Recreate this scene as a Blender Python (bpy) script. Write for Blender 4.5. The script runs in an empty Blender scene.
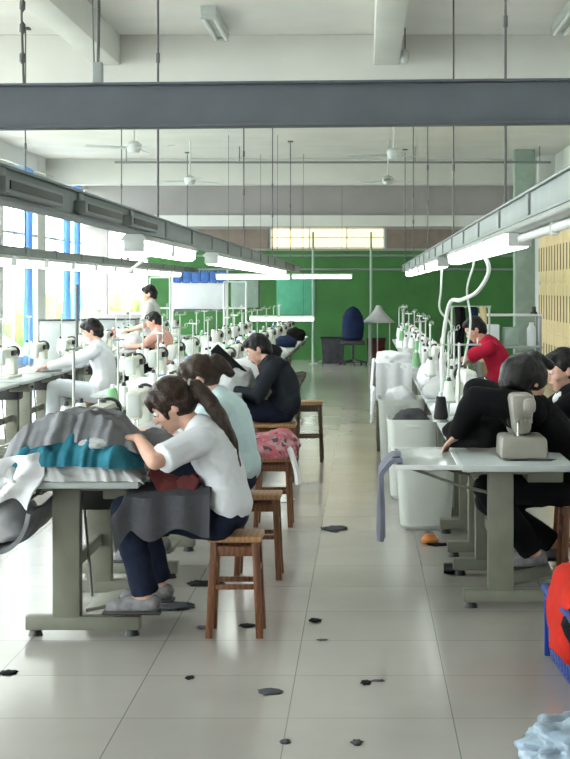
import bpy, bmesh, math, random
from mathutils import Vector, Matrix, noise as mnoise
V = Vector
PI = math.pi
random.seed(7)
SC = bpy.context.scene
COL = SC.collection

# ------------------------------------------------------------------ camera
cam_d = bpy.data.cameras.new('camera')
cam = bpy.data.objects.new('camera', cam_d)
COL.objects.link(cam)
cam.location = (0, 0, 1.58)
cam.rotation_euler = (PI / 2, 0, 0)
cam_d.sensor_fit = 'AUTO'
cam_d.sensor_width = 36.0
cam_d.lens = 36.0 * 1500 / 759
cam_d.shift_x = -79 / 759
cam_d.shift_y = -91.5 / 759
cam_d.clip_start = 0.1
cam_d.clip_end = 200
SC.camera = cam

# ------------------------------------------------------------------ sky, exposure
world = bpy.data.worlds.new('world')
SC.world = world
world.use_nodes = True
bg = world.node_tree.nodes['Background']
bg.inputs[0].default_value = (0.97, 0.985, 1.0, 1)
bg.inputs[1].default_value = 11.0
SC.view_settings.view_transform = 'Standard'
SC.view_settings.look = 'None'
SC.view_settings.gamma = 1.0
SC.view_settings.exposure = 0.30
TUBE_POWER = 6.0


# ------------------------------------------------------------------ materials
def mat(name, color, rough=0.6, metal=0.0, var=0.10, scale=6.0, bump=0.0, bscale=60.0, coat=0.0, trans=0.0, spec=0.5, alpha=1.0):
    m = bpy.data.materials.new(name)
    m.use_nodes = True
    nt = m.node_tree
    b = nt.nodes['Principled BSDF']
    b.inputs['Roughness'].default_value = rough
    b.inputs['Metallic'].default_value = metal
    b.inputs['Coat Weight'].default_value = coat
    b.inputs['Transmission Weight'].default_value = trans
    b.inputs['Specular IOR Level'].default_value = spec
    b.inputs['Alpha'].default_value = alpha
    tc = nt.nodes.new('ShaderNodeTexCoord')
    n = nt.nodes.new('ShaderNodeTexNoise')
    n.inputs['Scale'].default_value = scale
    n.inputs['Detail'].default_value = 4
    nt.links.new(tc.outputs['Object'], n.inputs['Vector'])
    r = nt.nodes.new('ShaderNodeValToRGB')
    c = V(color[:3])
    lo, hi = c * (1 - var), c * (1 + var)
    r.color_ramp.elements[0].position = 0.3
    r.color_ramp.elements[1].position = 0.7
    r.color_ramp.elements[0].color = (lo[0], lo[1], lo[2], 1)
    r.color_ramp.elements[1].color = (min(hi[0], 1), min(hi[1], 1), min(hi[2], 1), 1)
    nt.links.new(n.outputs['Fac'], r.inputs['Fac'])
    nt.links.new(r.outputs['Color'], b.inputs['Base Color'])
    if bump:
        n2 = nt.nodes.new('ShaderNodeTexNoise')
        n2.inputs['Scale'].default_value = bscale
        n2.inputs['Detail'].default_value = 3
        nt.links.new(tc.outputs['Object'], n2.inputs['Vector'])
        bp = nt.nodes.new('ShaderNodeBump')
        bp.inputs['Strength'].default_value = bump
        bp.inputs['Distance'].default_value = 0.01
        nt.links.new(n2.outputs['Fac'], bp.inputs['Height'])
        nt.links.new(bp.outputs['Normal'], b.inputs['Normal'])
    return m


def emit(name, color, strength):
    m = bpy.data.materials.new(name)
    m.use_nodes = True
    b = m.node_tree.nodes['Principled BSDF']
    b.inputs['Base Color'].default_value = (*color, 1)
    b.inputs['Emission Color'].default_value = (*color, 1)
    b.inputs['Emission Strength'].default_value = strength
    return m


def wood(name, c1, c2, rough=0.45):
    m = bpy.data.materials.new(name)
    m.use_nodes = True
    nt = m.node_tree
    b = nt.nodes['Principled BSDF']
    b.inputs['Roughness'].default_value = rough
    tc = nt.nodes.new('ShaderNodeTexCoord')
    w = nt.nodes.new('ShaderNodeTexWave')
    w.inputs['Scale'].default_value = 12
    w.inputs['Distortion'].default_value = 6
    w.inputs['Detail'].default_value = 3
    nt.links.new(tc.outputs['Object'], w.inputs['Vector'])
    r = nt.nodes.new('ShaderNodeValToRGB')
    r.color_ramp.elements[0].color = (*c1, 1)
    r.color_ramp.elements[1].color = (*c2, 1)
    nt.links.new(w.outputs['Fac'], r.inputs['Fac'])
    nt.links.new(r.outputs['Color'], b.inputs['Base Color'])
    return m


def floor_material():
    m = bpy.data.materials.new('polished_floor_tile')
    m.use_nodes = True
    nt = m.node_tree
    L = nt.links.new
    b = nt.nodes['Principled BSDF']
    tc = nt.nodes.new('ShaderNodeTexCoord')
    mp = nt.nodes.new('ShaderNodeMapping')
    mp.inputs['Location'].default_value = (0.28, -5.51, 0)
    L(tc.outputs['Object'], mp.inputs['Vector'])
    br = nt.nodes.new('ShaderNodeTexBrick')
    br.offset = 0.0
    br.squash = 1.0
    br.inputs['Scale'].default_value = 1.0
    br.inputs['Brick Width'].default_value = 0.607
    br.inputs['Row Height'].default_value = 0.607
    br.inputs['Mortar Size'].default_value = 0.0024
    br.inputs['Mortar Smooth'].default_value = 0.2
    br.inputs['Color1'].default_value = (0.485, 0.455, 0.425, 1)
    br.inputs['Color2'].default_value = (0.45, 0.425, 0.395, 1)
    br.inputs['Mortar'].default_value = (0.24, 0.225, 0.21, 1)
    L(mp.outputs['Vector'], br.inputs['Vector'])
    n = nt.nodes.new('ShaderNodeTexNoise')
    n.inputs['Scale'].default_value = 1.1
    n.inputs['Detail'].default_value = 6
    L(tc.outputs['Object'], n.inputs['Vector'])
    mix = nt.nodes.new('ShaderNodeMix')
    mix.data_type = 'RGBA'
    mix.blend_type = 'MULTIPLY'
    mix.inputs['Factor'].default_value = 0.35
    L(br.outputs['Color'], mix.inputs['A'])
    L(n.outputs['Fac'], mix.inputs['B'])
    L(mix.outputs['Result'], b.inputs['Base Color'])
    rr = nt.nodes.new('ShaderNodeMapRange')
    rr.inputs['To Min'].default_value = 0.15
    rr.inputs['To Max'].default_value = 0.20
    L(n.outputs['Fac'], rr.inputs['Value'])
    L(rr.outputs['Result'], b.inputs['Roughness'])
    b.inputs['Specular IOR Level'].default_value = 0.7
    return m


def glass_material():
    m = bpy.data.materials.new('window_glass')
    m.use_nodes = True
    nt = m.node_tree
    out = nt.nodes['Material Output']
    t = nt.nodes.new('ShaderNodeBsdfTransparent')
    t.inputs[0].default_value = (0.93, 0.96, 0.95, 1)
    g = nt.nodes.new('ShaderNodeBsdfGlossy')
    g.inputs['Roughness'].default_value = 0.03
    mx = nt.nodes.new('ShaderNodeMixShader')
    mx.inputs[0].default_value = 0.05
    nt.links.new(t.outputs[0], mx.inputs[1])
    nt.links.new(g.outputs[0], mx.inputs[2])
    nt.links.new(mx.outputs[0], out.inputs['Surface'])
    return m


M = dict(
    
    floor=floor_material(), glass=glass_material(),
    ceiling=mat('ceiling_paint', (0.74, 0.73, 0.69), 0.85, var=0.05, scale=1.2),
    beam=mat('beam_paint', (0.66, 0.66, 0.62), 0.85, var=0.05, scale=1.5),
    wall=mat('wall_paint', (0.68, 0.69, 0.67), 0.8, var=0.05, scale=1.0),
    wall_grey=mat('wall_grey_paint', (0.36, 0.34, 0.33), 0.85, var=0.08, scale=1.0),
    brown=mat('brown_panel', (0.22, 0.17, 0.14), 0.7),
    green=mat('green_paint', (0.038, 0.165, 0.032), 0.6, var=0.18, scale=1.6),
    teal_board=mat('teal_board', (0.09, 0.42, 0.25), 0.5),
    pale_green=mat('pale_green_paint', (0.30, 0.39, 0.33), 0.7),
    steel=mat('grey_steel_paint', (0.115, 0.13, 0.15), 0.55, var=0.08, scale=5, bump=0.05, bscale=40),
    trunk=mat('trunking_grey', (0.20, 0.23, 0.225), 0.5, var=0.06),
    housing=mat('lamp_housing', (0.55, 0.58, 0.56), 0.45, var=0.04),
    rod=mat('hanger_rod', (0.12, 0.12, 0.12), 0.6, metal=0.3),
    tube=emit('lit_tube', (0.93, 1.0, 0.93), TUBE_POWER),
    tube_off=mat('unlit_tube', (0.75, 0.77, 0.75), 0.3, var=0.02),
    sky_panel=emit('lit_transom', (1.0, 0.80, 0.40), 1.25),
    top=mat('table_laminate', (0.42, 0.46, 0.46), 0.35, var=0.06),
    leg=mat('table_leg_paint', (0.165, 0.170, 0.130), 0.55, var=0.1, scale=9),
    dark=mat('dark_plastic', (0.02, 0.02, 0.022), 0.5),
    machine=mat('machine_enamel', (0.60, 0.62, 0.54), 0.35, var=0.04),
    machine_tan=mat('machine_tan_enamel', (0.27, 0.255, 0.22), 0.4, var=0.08),
    chrome=mat('chrome', (0.7, 0.7, 0.7), 0.25, metal=1.0, var=0.03),
    stand=mat('stand_metal', (0.45, 0.48, 0.45), 0.4, metal=0.4),
    white_cone=mat('white_thread', (0.80, 0.83, 0.80), 0.8, bump=0.2, bscale=200),
    black_cone=mat('black_thread', (0.02, 0.02, 0.02), 0.8, bump=0.2, bscale=200),
    pink_cone=mat('salmon_thread', (0.65, 0.25, 0.18), 0.8, bump=0.2, bscale=200),
    green_cone=mat('green_thread', (0.20, 0.45, 0.22), 0.8, bump=0.2, bscale=200),
    blue_cone=mat('blue_thread', (0.15, 0.25, 0.5), 0.8, bump=0.2, bscale=200),
    stool=wood('stool_wood', (0.10, 0.032, 0.010), (0.165, 0.062, 0.022)),
    stool_seat=wood('stool_seat_wood', (0.30, 0.15, 0.06), (0.40, 0.22, 0.10)),
    stool_dark=wood('dark_stool_wood', (0.06, 0.035, 0.022), (0.11, 0.06, 0.035)),
    skin=mat('skin', (0.62, 0.36, 0.27), 0.5, var=0.05, scale=14),
    lips=mat('lips', (0.42, 0.16, 0.14), 0.5),
    eye=mat('eye_white', (0.8, 0.8, 0.78), 0.2, var=0.01),
    iris=mat('eye_dark', (0.015, 0.01, 0.008), 0.15, var=0.01),
    hair_black=mat('black_hair', (0.008, 0.007, 0.008), 0.45, var=0.4, scale=40, bump=0.5, bscale=120),
    hair_brown=mat('dark_brown_hair', (0.030, 0.016, 0.011), 0.45, var=0.45, scale=40, bump=0.5, bscale=120),
    shirt_white=mat('white_cotton', (0.70, 0.72, 0.76), 0.85, var=0.04, bump=0.15),
    shirt_cyan=mat('pale_cyan_cotton', (0.52, 0.66, 0.68), 0.85, var=0.04, bump=0.15),
    shirt_black=mat('black_cotton', (0.006, 0.006, 0.007), 0.9, var=0.2, bump=0.2),
    shirt_navy=mat('charcoal_navy_cotton', (0.020, 0.024, 0.032), 0.9, var=0.2, bump=0.2),
    shirt_red=mat('crimson_cotton', (0.42, 0.015, 0.045), 0.85, var=0.1, bump=0.2),
    shirt_pink=mat('salmon_cotton', (0.62, 0.33, 0.28), 0.85, var=0.1),
    jeans=mat('blue_denim', (0.013, 0.018, 0.036), 0.85, var=0.25, scale=18, bump=0.25),
    trousers=mat('dark_trousers', (0.008, 0.008, 0.010), 0.9, var=0.2),
    pale_trousers=mat('pale_trousers', (0.62, 0.66, 0.70), 0.9, var=0.05),
    shoe=mat('grey_shoe', (0.20, 0.20, 0.21), 0.7, var=0.35, scale=26),
    sole=mat('shoe_sole', (0.03, 0.03, 0.03), 0.7),
    grey_cloth=mat('charcoal_cloth', (0.062, 0.064, 0.072), 0.9, var=0.15, scale=10, bump=0.25),
    mid_grey_cloth=mat('mid_grey_cloth', (0.21, 0.215, 0.23), 0.85, var=0.25, scale=9, bump=0.3, bscale=30),
    light_grey_cloth=mat('light_grey_cloth', (0.45, 0.46, 0.46), 0.85, var=0.1, bump=0.25, bscale=30),
    teal_cloth=mat('teal_cloth', (0.035, 0.19, 0.26), 0.75, var=0.35, scale=10, bump=0.3, bscale=30),
    white_cloth=mat('white_cloth', (0.82, 0.83, 0.86), 0.85, var=0.04, bump=0.2, bscale=30),
    maroon_cloth=mat('maroon_cloth', (0.12, 0.032, 0.030), 0.9, var=0.2, bump=0.2),
    red_cloth=mat('scarlet_cloth', (0.46, 0.024, 0.014), 0.8, var=0.12, bump=0.2),
    black_cloth=mat('black_cloth', (0.010, 0.010, 0.011), 0.9, var=0.2, bump=0.2),
    navy_cloth=mat('navy_cloth', (0.012, 0.020, 0.055), 0.85, var=0.2, bump=0.2),
    lavender_cloth=mat('grey_lavender_cloth', (0.20, 0.21, 0.27), 0.9, var=0.15, bump=0.2),
    blue_plastic=mat('blue_plastic', (0.006, 0.035, 0.20), 0.4, var=0.1),
    tub=mat('milky_plastic', (0.80, 0.84, 0.80), 0.35, var=0.03, trans=0.08),
    bag=mat('pale_blue_bag', (0.22, 0.29, 0.36), 0.3, var=0.45, scale=10, bump=0.3, bscale=25),
    curtain=mat('blue_curtain', (0.16, 0.36, 0.68), 0.8, var=0.15),
    frame=mat('window_frame_white', (0.72, 0.74, 0.74), 0.5, var=0.03),
    locker=mat('cream_board', (0.72, 0.57, 0.31), 0.6, var=0.07, scale=2.5),
    locker_gap=mat('locker_slot', (0.12, 0.09, 0.05), 0.8),
    cabinet=mat('grey_cabinet_paint', (0.35, 0.38, 0.38), 0.5),
    board_white=mat('notice_white', (0.75, 0.78, 0.80), 0.6, var=0.03),
    board_blue=mat('notice_blue', (0.06, 0.17, 0.50), 0.6, var=0.3, scale=14),
    carton=mat('carton', (0.42, 0.31, 0.18), 0.8),
    hose=mat('white_hose', (0.68, 0.72, 0.68), 0.5),
    hedge=mat('hedge_leaf', (0.16, 0.38, 0.06), 0.8, var=0.5, scale=9),
    pavement=mat('yard_concrete', (0.48, 0.48, 0.46), 0.9),
    orange=mat('orange_plastic', (0.62, 0.22, 0.05), 0.5),
    acrylic=mat('frosted_board', (0.50, 0.55, 0.56), 0.22, var=0.06),
    plaid=None,
)


def plaid_material():
    m = bpy.data.materials.new('pink_plaid_cloth')
    m.use_nodes = True
    nt = m.node_tree
    b = nt.nodes['Principled BSDF']
    b.inputs['Roughness'].default_value = 0.85
    tc = nt.nodes.new('ShaderNodeTexCoord')
    n = nt.nodes.new('ShaderNodeTexVoronoi')
    n.inputs['Scale'].default_value = 34
    nt.links.new(tc.outputs['Object'], n.inputs['Vector'])
    r = nt.nodes.new('ShaderNodeValToRGB')
    r.color_ramp.interpolation = 'CONSTANT'
    e = r.color_ramp.elements
    e[0].color = (0.50, 0.12, 0.15, 1)
    e[1].position = 0.35
    e[1].color = (0.45, 0.27, 0.30, 1)
    for p, c in ((0.6, (0.10, 0.05, 0.07, 1)), (0.75, (0.40, 0.17, 0.20, 1))):
        x = e.new(p)
        x.color = c
    sep = nt.nodes.new('ShaderNodeSeparateColor')
    nt.links.new(n.outputs['Color'], sep.inputs['Color'])
    nt.links.new(sep.outputs[0], r.inputs['Fac'])
    nt.links.new(r.outputs['Color'], b.inputs['Base Color'])
    return m


M['plaid'] = plaid_material()
_nt = M['curtain'].node_tree
_tl = _nt.nodes.new('ShaderNodeBsdfTranslucent')
_tl.inputs[0].default_value = (0.52, 0.70, 0.92, 1)
_mx = _nt.nodes.new('ShaderNodeMixShader')
_mx.inputs[0].default_value = 0.7
_nt.links.new(_nt.nodes['Principled BSDF'].outputs[0], _mx.inputs[1])
_nt.links.new(_tl.outputs[0], _mx.inputs[2])
_nt.links.new(_mx.outputs[0], _nt.nodes['Material Output'].inputs['Surface'])


for _k, _m in M.items():
    if any(w in _k for w in ('cloth', 'shirt', 'trousers', 'jeans')):
        _m.node_tree.nodes['Principled BSDF'].inputs['Specular IOR Level'].default_value = 0.12
    if 'hair' in _k:
        _m.node_tree.nodes['Principled BSDF'].inputs['Specular IOR Level'].default_value = 0.3


# ------------------------------------------------------------------ mesh helpers
def B():
    return bmesh.new()


def mx(loc=(0, 0, 0), rot=None, scale=(1, 1, 1)):
    m = Matrix.Translation(V(loc))
    if rot is not None:
        if isinstance(rot, Matrix):
            m = m @ rot.to_4x4()
        else:
            from mathutils import Euler
            m = m @ Euler(rot).to_matrix().to_4x4()
    return m @ Matrix.Diagonal((*scale, 1))


def box(bm, c, s, bev=0.0, rot=None, taper=None):
    """box centred at c, size s; taper scales the bottom face in x, y"""
    r = bmesh.ops.create_cube(bm, size=1.0)
    vs = r['verts']
    for v in vs:
        v.co = V((v.co.x * s[0], v.co.y * s[1], v.co.z * s[2]))
        if taper and v.co.z < 0:
            v.co.x *= taper[0]
            v.co.y *= taper[1]
    if bev:
        es = list({e for v in vs for e in v.link_edges})
        rb = bmesh.ops.bevel(bm, geom=es, offset=bev, segments=2, affect='EDGES', profile=0.5)
        vs = list({v for f in rb['faces'] for v in f.verts} | {v for v in vs if v.is_valid})
    m = mx(c, rot)
    for v in vs:
        v.co = m @ v.co
    return vs


def frame_of(d):
    d = d.normalized()
    a = V((0, 0, 1)) if abs(d.z) < 0.9 else V((1, 0, 0))
    x = a.cross(d).normalized()
    y = d.cross(x)
    return Matrix((x, y, d)).transposed()


def cyl(bm, p0, p1, r0, r1=None, seg=12):
    p0, p1 = V(p0), V(p1)
    r1 = r0 if r1 is None else r1
    d = p1 - p0
    r = bmesh.ops.create_cone(bm, cap_ends=True, segments=seg, radius1=r0, radius2=r1, depth=d.length)
    m = Matrix.Translation((p0 + p1) / 2) @ frame_of(d).to_4x4()
    bmesh.ops.transform(bm, matrix=m, verts=r['verts'])


def blob(bm, c, r, rot=None, sub=2):
    if isinstance(r, (int, float)):
        r = (r, r, r)
    q = bmesh.ops.create_icosphere(bm, subdivisions=sub, radius=1.0)
    bmesh.ops.transform(bm, matrix=mx(c, rot, r), verts=q['verts'])


def capsule(bm, a, b, ra, rb=None):
    rb = ra if rb is None else rb
    cyl(bm, a, b, ra, rb, 14)
    blob(bm, a, ra)
    blob(bm, b, rb)


def tube(bm, pts, r, seg=8):
    pts = [V(p) for p in pts]
    rings = []
    for i, p in enumerate(pts):
        d = (pts[min(i + 1, len(pts) - 1)] - pts[max(i - 1, 0)])
        f = frame_of(d)
        rr = r[i] if isinstance(r, (list, tuple)) else r
        rings.append([bm.verts.new(p + f @ V((rr * math.cos(2 * PI * k / seg), rr * math.sin(2 * PI * k / seg), 0))) for k in range(seg)])
    for a, b in zip(rings, rings[1:]):
        # match ring start to avoid twist
        k0 = min(range(seg), key=lambda k: (b[k].co - a[0].co).length)
        b2 = b[k0:] + b[:k0]
        b[:] = b2
        for k in range(seg):
            bm.faces.new((a[k], a[(k + 1) % seg], b[(k + 1) % seg], b[k]))
    bm.faces.new(rings[0][::-1])
    bm.faces.new(rings[-1])


def lathe(bm, prof, c=(0, 0, 0), seg=20):
    c = V(c)
    rings = []
    for r, z in prof:
        if r < 1e-5:
            rings.append([bm.verts.new(c + V((0, 0, z)))])
        else:
            rings.append([bm.verts.new(c + V((r * math.cos(2 * PI * k / seg), r * math.sin(2 * PI * k / seg), z))) for k in range(seg)])
    for a, b in zip(rings, rings[1:]):
        for k in range(seg):
            k2 = (k + 1) % seg
            if len(a) == 1 and len(b) == 1:
                continue
            if len(a) == 1:
                bm.faces.new((a[0], b[k2], b[k]))
            elif len(b) == 1:
                bm.faces.new((a[k], a[k2], b[0]))
            else:
                bm.faces.new((a[k], a[k2], b[k2], b[k]))


def prism(bm, outline, y0, y1):
    """outline of (x, z) points extruded along y"""
    a = [bm.verts.new((x, y0, z)) for x, z in outline]
    b = [bm.verts.new((x, y1, z)) for x, z in outline]
    n = len(a)
    bm.faces.new(a)
    bm.faces.new(b[::-1])
    for k in range(n):
        bm.faces.new((a[k], b[k], b[(k + 1) % n], a[(k + 1) % n]))


def sheet(bm, fn, nu, nv, thick=0.006):
    """closed thin cloth from fn(u, v) -> point"""
    P = [[V(fn(i / nu, j / nv)) for j in range(nv + 1)] for i in range(nu + 1)]
    top, bot = [], []
    for i in range(nu + 1):
        rt, rb = [], []
        for j in range(nv + 1):
            du = P[min(i + 1, nu)][j] - P[max(i - 1, 0)][j]
            dv = P[i][min(j + 1, nv)] - P[i][max(j - 1, 0)]
            n = du.cross(dv)
            n = n.normalized() if n.length > 1e-9 else V((0, 0, 1))
            rt.append(bm.verts.new(P[i][j] + n * thick / 2))
            rb.append(bm.verts.new(P[i][j] - n * thick / 2))
        top.append(rt)
        bot.append(rb)
    for i in range(nu):
        for j in range(nv):
            bm.faces.new((top[i][j], top[i + 1][j], top[i + 1][j + 1], top[i][j + 1]))
            bm.faces.new((bot[i][j], bot[i][j + 1], bot[i + 1][j + 1], bot[i + 1][j]))
    for i in range(nu):
        bm.faces.new((top[i][0], bot[i][0], bot[i + 1][0], top[i + 1][0]))
        bm.faces.new((top[i][nv], top[i + 1][nv], bot[i + 1][nv], bot[i][nv]))
    for j in range(nv):
        bm.faces.new((top[0][j], top[0][j + 1], bot[0][j + 1], bot[0][j]))
        bm.faces.new((top[nu][j], bot[nu][j], bot[nu][j + 1], top[nu][j + 1]))


def obj(name, bm, m, parent=None, loc=None, smooth=True, angle=35):
    bmesh.ops.recalc_face_normals(bm, faces=bm.faces)
    me = bpy.data.meshes.new(name)
    bm.to_mesh(me)
    bm.free()
    if smooth:
        for p in me.polygons:
            p.use_smooth = True
        me.set_sharp_from_angle(angle=math.radians(angle))
    me.materials.append(M[m] if isinstance(m, str) else m)
    o = bpy.data.objects.new(name, me)
    COL.objects.link(o)
    if parent:
        o.parent = parent
    if loc is not None:
        o.location = loc
    return o


def tag(o, label, cat, group=None, kind=None):
    o['label'] = label
    o['category'] = cat
    if group:
        o['group'] = group
    if kind:
        o['kind'] = kind
    return o


def thing(name, label, cat, loc=(0, 0, 0), rotz=0.0, group=None):
    o = bpy.data.objects.new(name, None)
    o.empty_display_size = 0.1
    COL.objects.link(o)
    o.location = loc
    o.rotation_euler = (0, 0, rotz)
    return tag(o, label, cat, group)


def struct(name, bm, m, parent=None, label=None, **k):
    o = obj(name, bm, m, parent, **k)
    if parent is None:
        o['kind'] = 'structure'
        if label:
            o['label'] = label
    return o


def dup(root, loc, rotz=None, label=None, group=None):
    r = root.copy()
    COL.objects.link(r)
    r.location = loc
    if rotz is not None:
        r.rotation_euler = (0, 0, rotz)
    if label:
        r['label'] = label
    if group:
        r['group'] = group
    for ch in list(root.children):
        c = ch.copy()
        COL.objects.link(c)
        c.parent = r
        for g in list(ch.children):
            d = g.copy()
            COL.objects.link(d)
            d.parent = c
    return r


def px(x, y, Y):
    """the point at depth Y seen at picture position x, y"""
    return V(((x - 364) * Y / 1500, Y, 1.58 - (y - 288) * Y / 1500))


def nz(p, s=1.0, off=0.0):
    return mnoise.noise(V((p[0] * s + off, p[1] * s + off * 1.7, p[2] * s - off)))


ORD = ['first', 'second', 'third', 'fourth', 'fifth', 'sixth', 'seventh', 'eighth', 'ninth', 'tenth', 'eleventh', 'twelfth',
       'thirteenth', 'fourteenth', 'fifteenth', 'sixteenth', 'seventeenth']

# ------------------------------------------------------------------ room shell
XL, XR, YF, YB, ZC = -6.15, 3.60, -4.0, 33.0, 4.08
bm = B(); box(bm, ((XL + XR) / 2, (YF + YB) / 2, -0.05), (XR - XL + 0.6, YB - YF + 0.6, 0.1)); struct('floor', bm, 'floor', label='polished grey beige floor tiles of the workshop')
bm = B(); box(bm, ((XL + XR) / 2, (YF + YB) / 2, ZC + 0.1), (XR - XL + 0.6, YB - YF + 0.6, 0.2)); struct('ceiling', bm, 'ceiling', label='off-white concrete ceiling')
bm = B(); box(bm, (XR + 0.1, (YF + YB) / 2, ZC / 2), (0.2, YB - YF, ZC)); struct('wall_right', bm, 'wall', label='plain wall behind the cream lockers')
# left wall: parapet, head band, piers
bays = []
y = YF
bm = B()
box(bm, (XL - 0.06, (YF + YB) / 2, 0.15), (0.12, YB - YF, 0.3))
box(bm, (XL - 0.06, (YF + YB) / 2, 3.90), (0.12, YB - YF, 0.36))
PIER = 3.4
ys = [28.6 - PIER * k for k in range(10)]
for yy in ys:
    box(bm, (XL - 0.055, yy, ZC / 2), (0.13, 0.7, ZC))
    bays.append((max(yy - PIER + 0.35, YF), yy - 0.35))
bays.append((ys[0] + 0.35, YB))
struct('wall_left', bm, 'wall', label='white wall of piers between tall windows')


def window(idx, x, y0, y1, z0, z1, axis='y'):
    L = y1 - y0
    t = 0.035
    fb = B()
    nm = max(2, round(L / 0.9))

    def bar(a0, a1, b0, b1):
        c, s = ((a0 + a1) / 2, (b0 + b1) / 2), (a1 - a0, b1 - b0)
        if axis == 'y':
            box(fb, (x, c[0], c[1]), (t, s[0], s[1]))
        else:
            box(fb, (c[0], x, c[1]), (s[0], t, s[1]))
    bar(y0, y1, z0, z0 + 0.05)
    bar(y0, y1, z1 - 0.05, z1)
    zm = z0 + (z1 - z0) * 0.66
    bar(y0, y1, zm - 0.025, zm + 0.025)
    for k in range(nm + 1):
        yy = y0 + L * k / nm
        a0, a1 = max(y0, yy - 0.025), min(y1, yy + 0.025)
        bar(a0, a1, z0, z1)
    w = struct('window_%d' % idx, fb, 'frame', label='white framed window')
    gb = B()
    if axis == 'y':
        box(gb, (x - 0.012, (y0 + y1) / 2, (z0 + z1) / 2), (0.006, L, z1 - z0))
    else:
        box(gb, ((y0 + y1) / 2, x + 0.012, (z0 + z1) / 2), (L, 0.006, z1 - z0))
    obj('pane', gb, 'glass', w)


for i, (a, b) in enumerate(bays):
    window(i + 1, XL - 0.03, a, b, 0.3, 3.72)
# back wall with window and transom openings
bm = B()


def wallrect(bm, x0, x1, z0, z1, y=YB, t=0.2):
    box(bm, ((x0 + x1) / 2, y + t / 2, (z0 + z1) / 2), (x1 - x0, t, z1 - z0))


wallrect(bm, XL, -5.65, 0, ZC); wallrect(bm, -5.65, -4.75, 0, 1.0); wallrect(bm, -5.65, -4.75, 2.85, ZC)
wallrect(bm, -4.75, -2.07, 0, ZC); wallrect(bm, -2.07, 0.46, 0, 2.45); wallrect(bm, -2.07, 0.46, 2.91, ZC); wallrect(bm, 0.46, XR, 0, ZC)
struct('wall_back', bm, 'wall_grey', label='grey end wall of the workshop')
window(len(bays) + 1, YB + 0.05, -5.65, -4.75, 1.0, 2.85, 'x')
bm = B(); box(bm, (-0.65, YB - 0.015, 1.2), (8.2, 0.03, 2.4)); struct('trim_1', bm, 'green', label='green painted lower band of the end wall')
bm = B(); box(bm, (-1.3, YB - 0.10, 3.05), (9.7, 0.2, 0.24)); struct('trim_2', bm, 'beam', label='grey lintel across the end wall')
bm = B(); box(bm, (1.55, YB - 0.02, 2.66), (2.1, 0.04, 0.42)); struct('trim_3', bm, 'brown', label='brown panel right of the lit transom')
bm = B(); box(bm, (-2.9, YB - 0.02, 2.66), (1.6, 0.04, 0.42)); struct('trim_4', bm, 'brown', label='brown panel left of the lit transom')
bm = B(); wallrect(bm, -2.07, 0.46, 2.45, 2.91, YB + 0.06, 0.01); tr = struct('window_20', bm, 'sky_panel', label='amber lit transom window')
bm = B()
for xx in (-2.05, -1.2, -0.38, 0.44):
    box(bm, (xx, YB + 0.02, 2.68), (0.04, 0.05, 0.46))
for zz in (2.47, 2.69, 2.89):
    box(bm, (-0.8, YB + 0.02, zz), (2.53, 0.05, 0.03))
obj('sash', bm, 'frame', tr)
bm = B(); box(bm, ((XL + XR) / 2, YF - 0.1, ZC / 2), (XR - XL, 0.2, ZC)); struct('wall_front', bm, 'wall', label='wall behind the camera')
# concrete beams
for k, yy in enumerate((0.6, 14.95, 29.15)):
    bm = B(); box(bm, ((XL + XR) / 2, yy, ZC - 0.25), (XR - XL, 0.3, 0.5), 0.01); struct('ceiling_beam' if k == 0 else 'ceiling_beam.%03d' % k, bm, 'beam', label='deep concrete cross beam under the ceiling')
for k, xx in enumerate((-5.35, -2.53, 0.22, 2.97)):
    bm = B()
    for a, b in ((YF, 0.45), (0.75, 14.8)):
        box(bm, (xx, (a + b) / 2, ZC - 0.15), (0.25, b - a, 0.3), 0.008)
    struct('ceiling_joist' if k == 0 else 'ceiling_joist.%03d' % k, bm, 'beam', label='shallow concrete joist running along the room')['kind'] = 'structure'
bm = B(); box(bm, (2.90, 27.2, ZC / 2), (0.36, 0.36, ZC), 0.01); struct('pillar', bm, 'pale_green', label='pale green square pillar')
bm = B(); box(bm, (3.45, 28.5, ZC / 2), (0.3, 0.4, ZC), 0.01); struct('pillar.001', bm, 'wall', label='white pilaster on the far side wall')
bm = B(); box(bm, (XL - 10, 15, -0.15), (19.6, 90, 0.1)); box(bm, (-1, 48, -0.15), (12, 28, 0.1)); struct('pavement', bm, 'pavement', label='concrete yard outside the windows')
# hedge outside
bm = B()
for k in range(90):
    yy = 12 + k * 0.45
    blob(bm, (-13 + random.uniform(-0.5, 0.5), yy, random.uniform(0.2, 0.7)), random.uniform(0.5, 0.9), sub=2)
for k in range(14):
    blob(bm, (-9 + k * 0.4, 40 + random.uniform(-0.4, 0.4), random.uniform(0.3, 0.9)), random.uniform(0.5, 0.8), sub=2)
for v in bm.verts:
    v.co += v.normal * 0.12 * nz(v.co, 4)
tag(obj('hedge', bm, 'hedge'), 'green hedge growing outside the bright windows', 'hedge', kind='stuff')

# ------------------------------------------------------------------ grey steel beam across the front
bm = B()
bh, by, bz = 0.158, 5.6, 1.58 + (288 - 107) * 5.6 / 1500
box(bm, (0, 0, 0), (XR - XL, 0.012, bh - 0.01))
for s in (-1, 1):
    box(bm, (0, 0, s * bh / 2), (XR - XL, 0.08, 0.010), 0.003)
sb = struct('steel_beam', bm, 'steel', label='dark grey steel beam crossing the room overhead')
sb.location = ((XL + XR) / 2, by, bz)
sb.rotation_euler = (0, 0, 0)
sb.rotation_euler.y = -math.radians(0.55)
sb['kind'] = 'structure'

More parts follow.
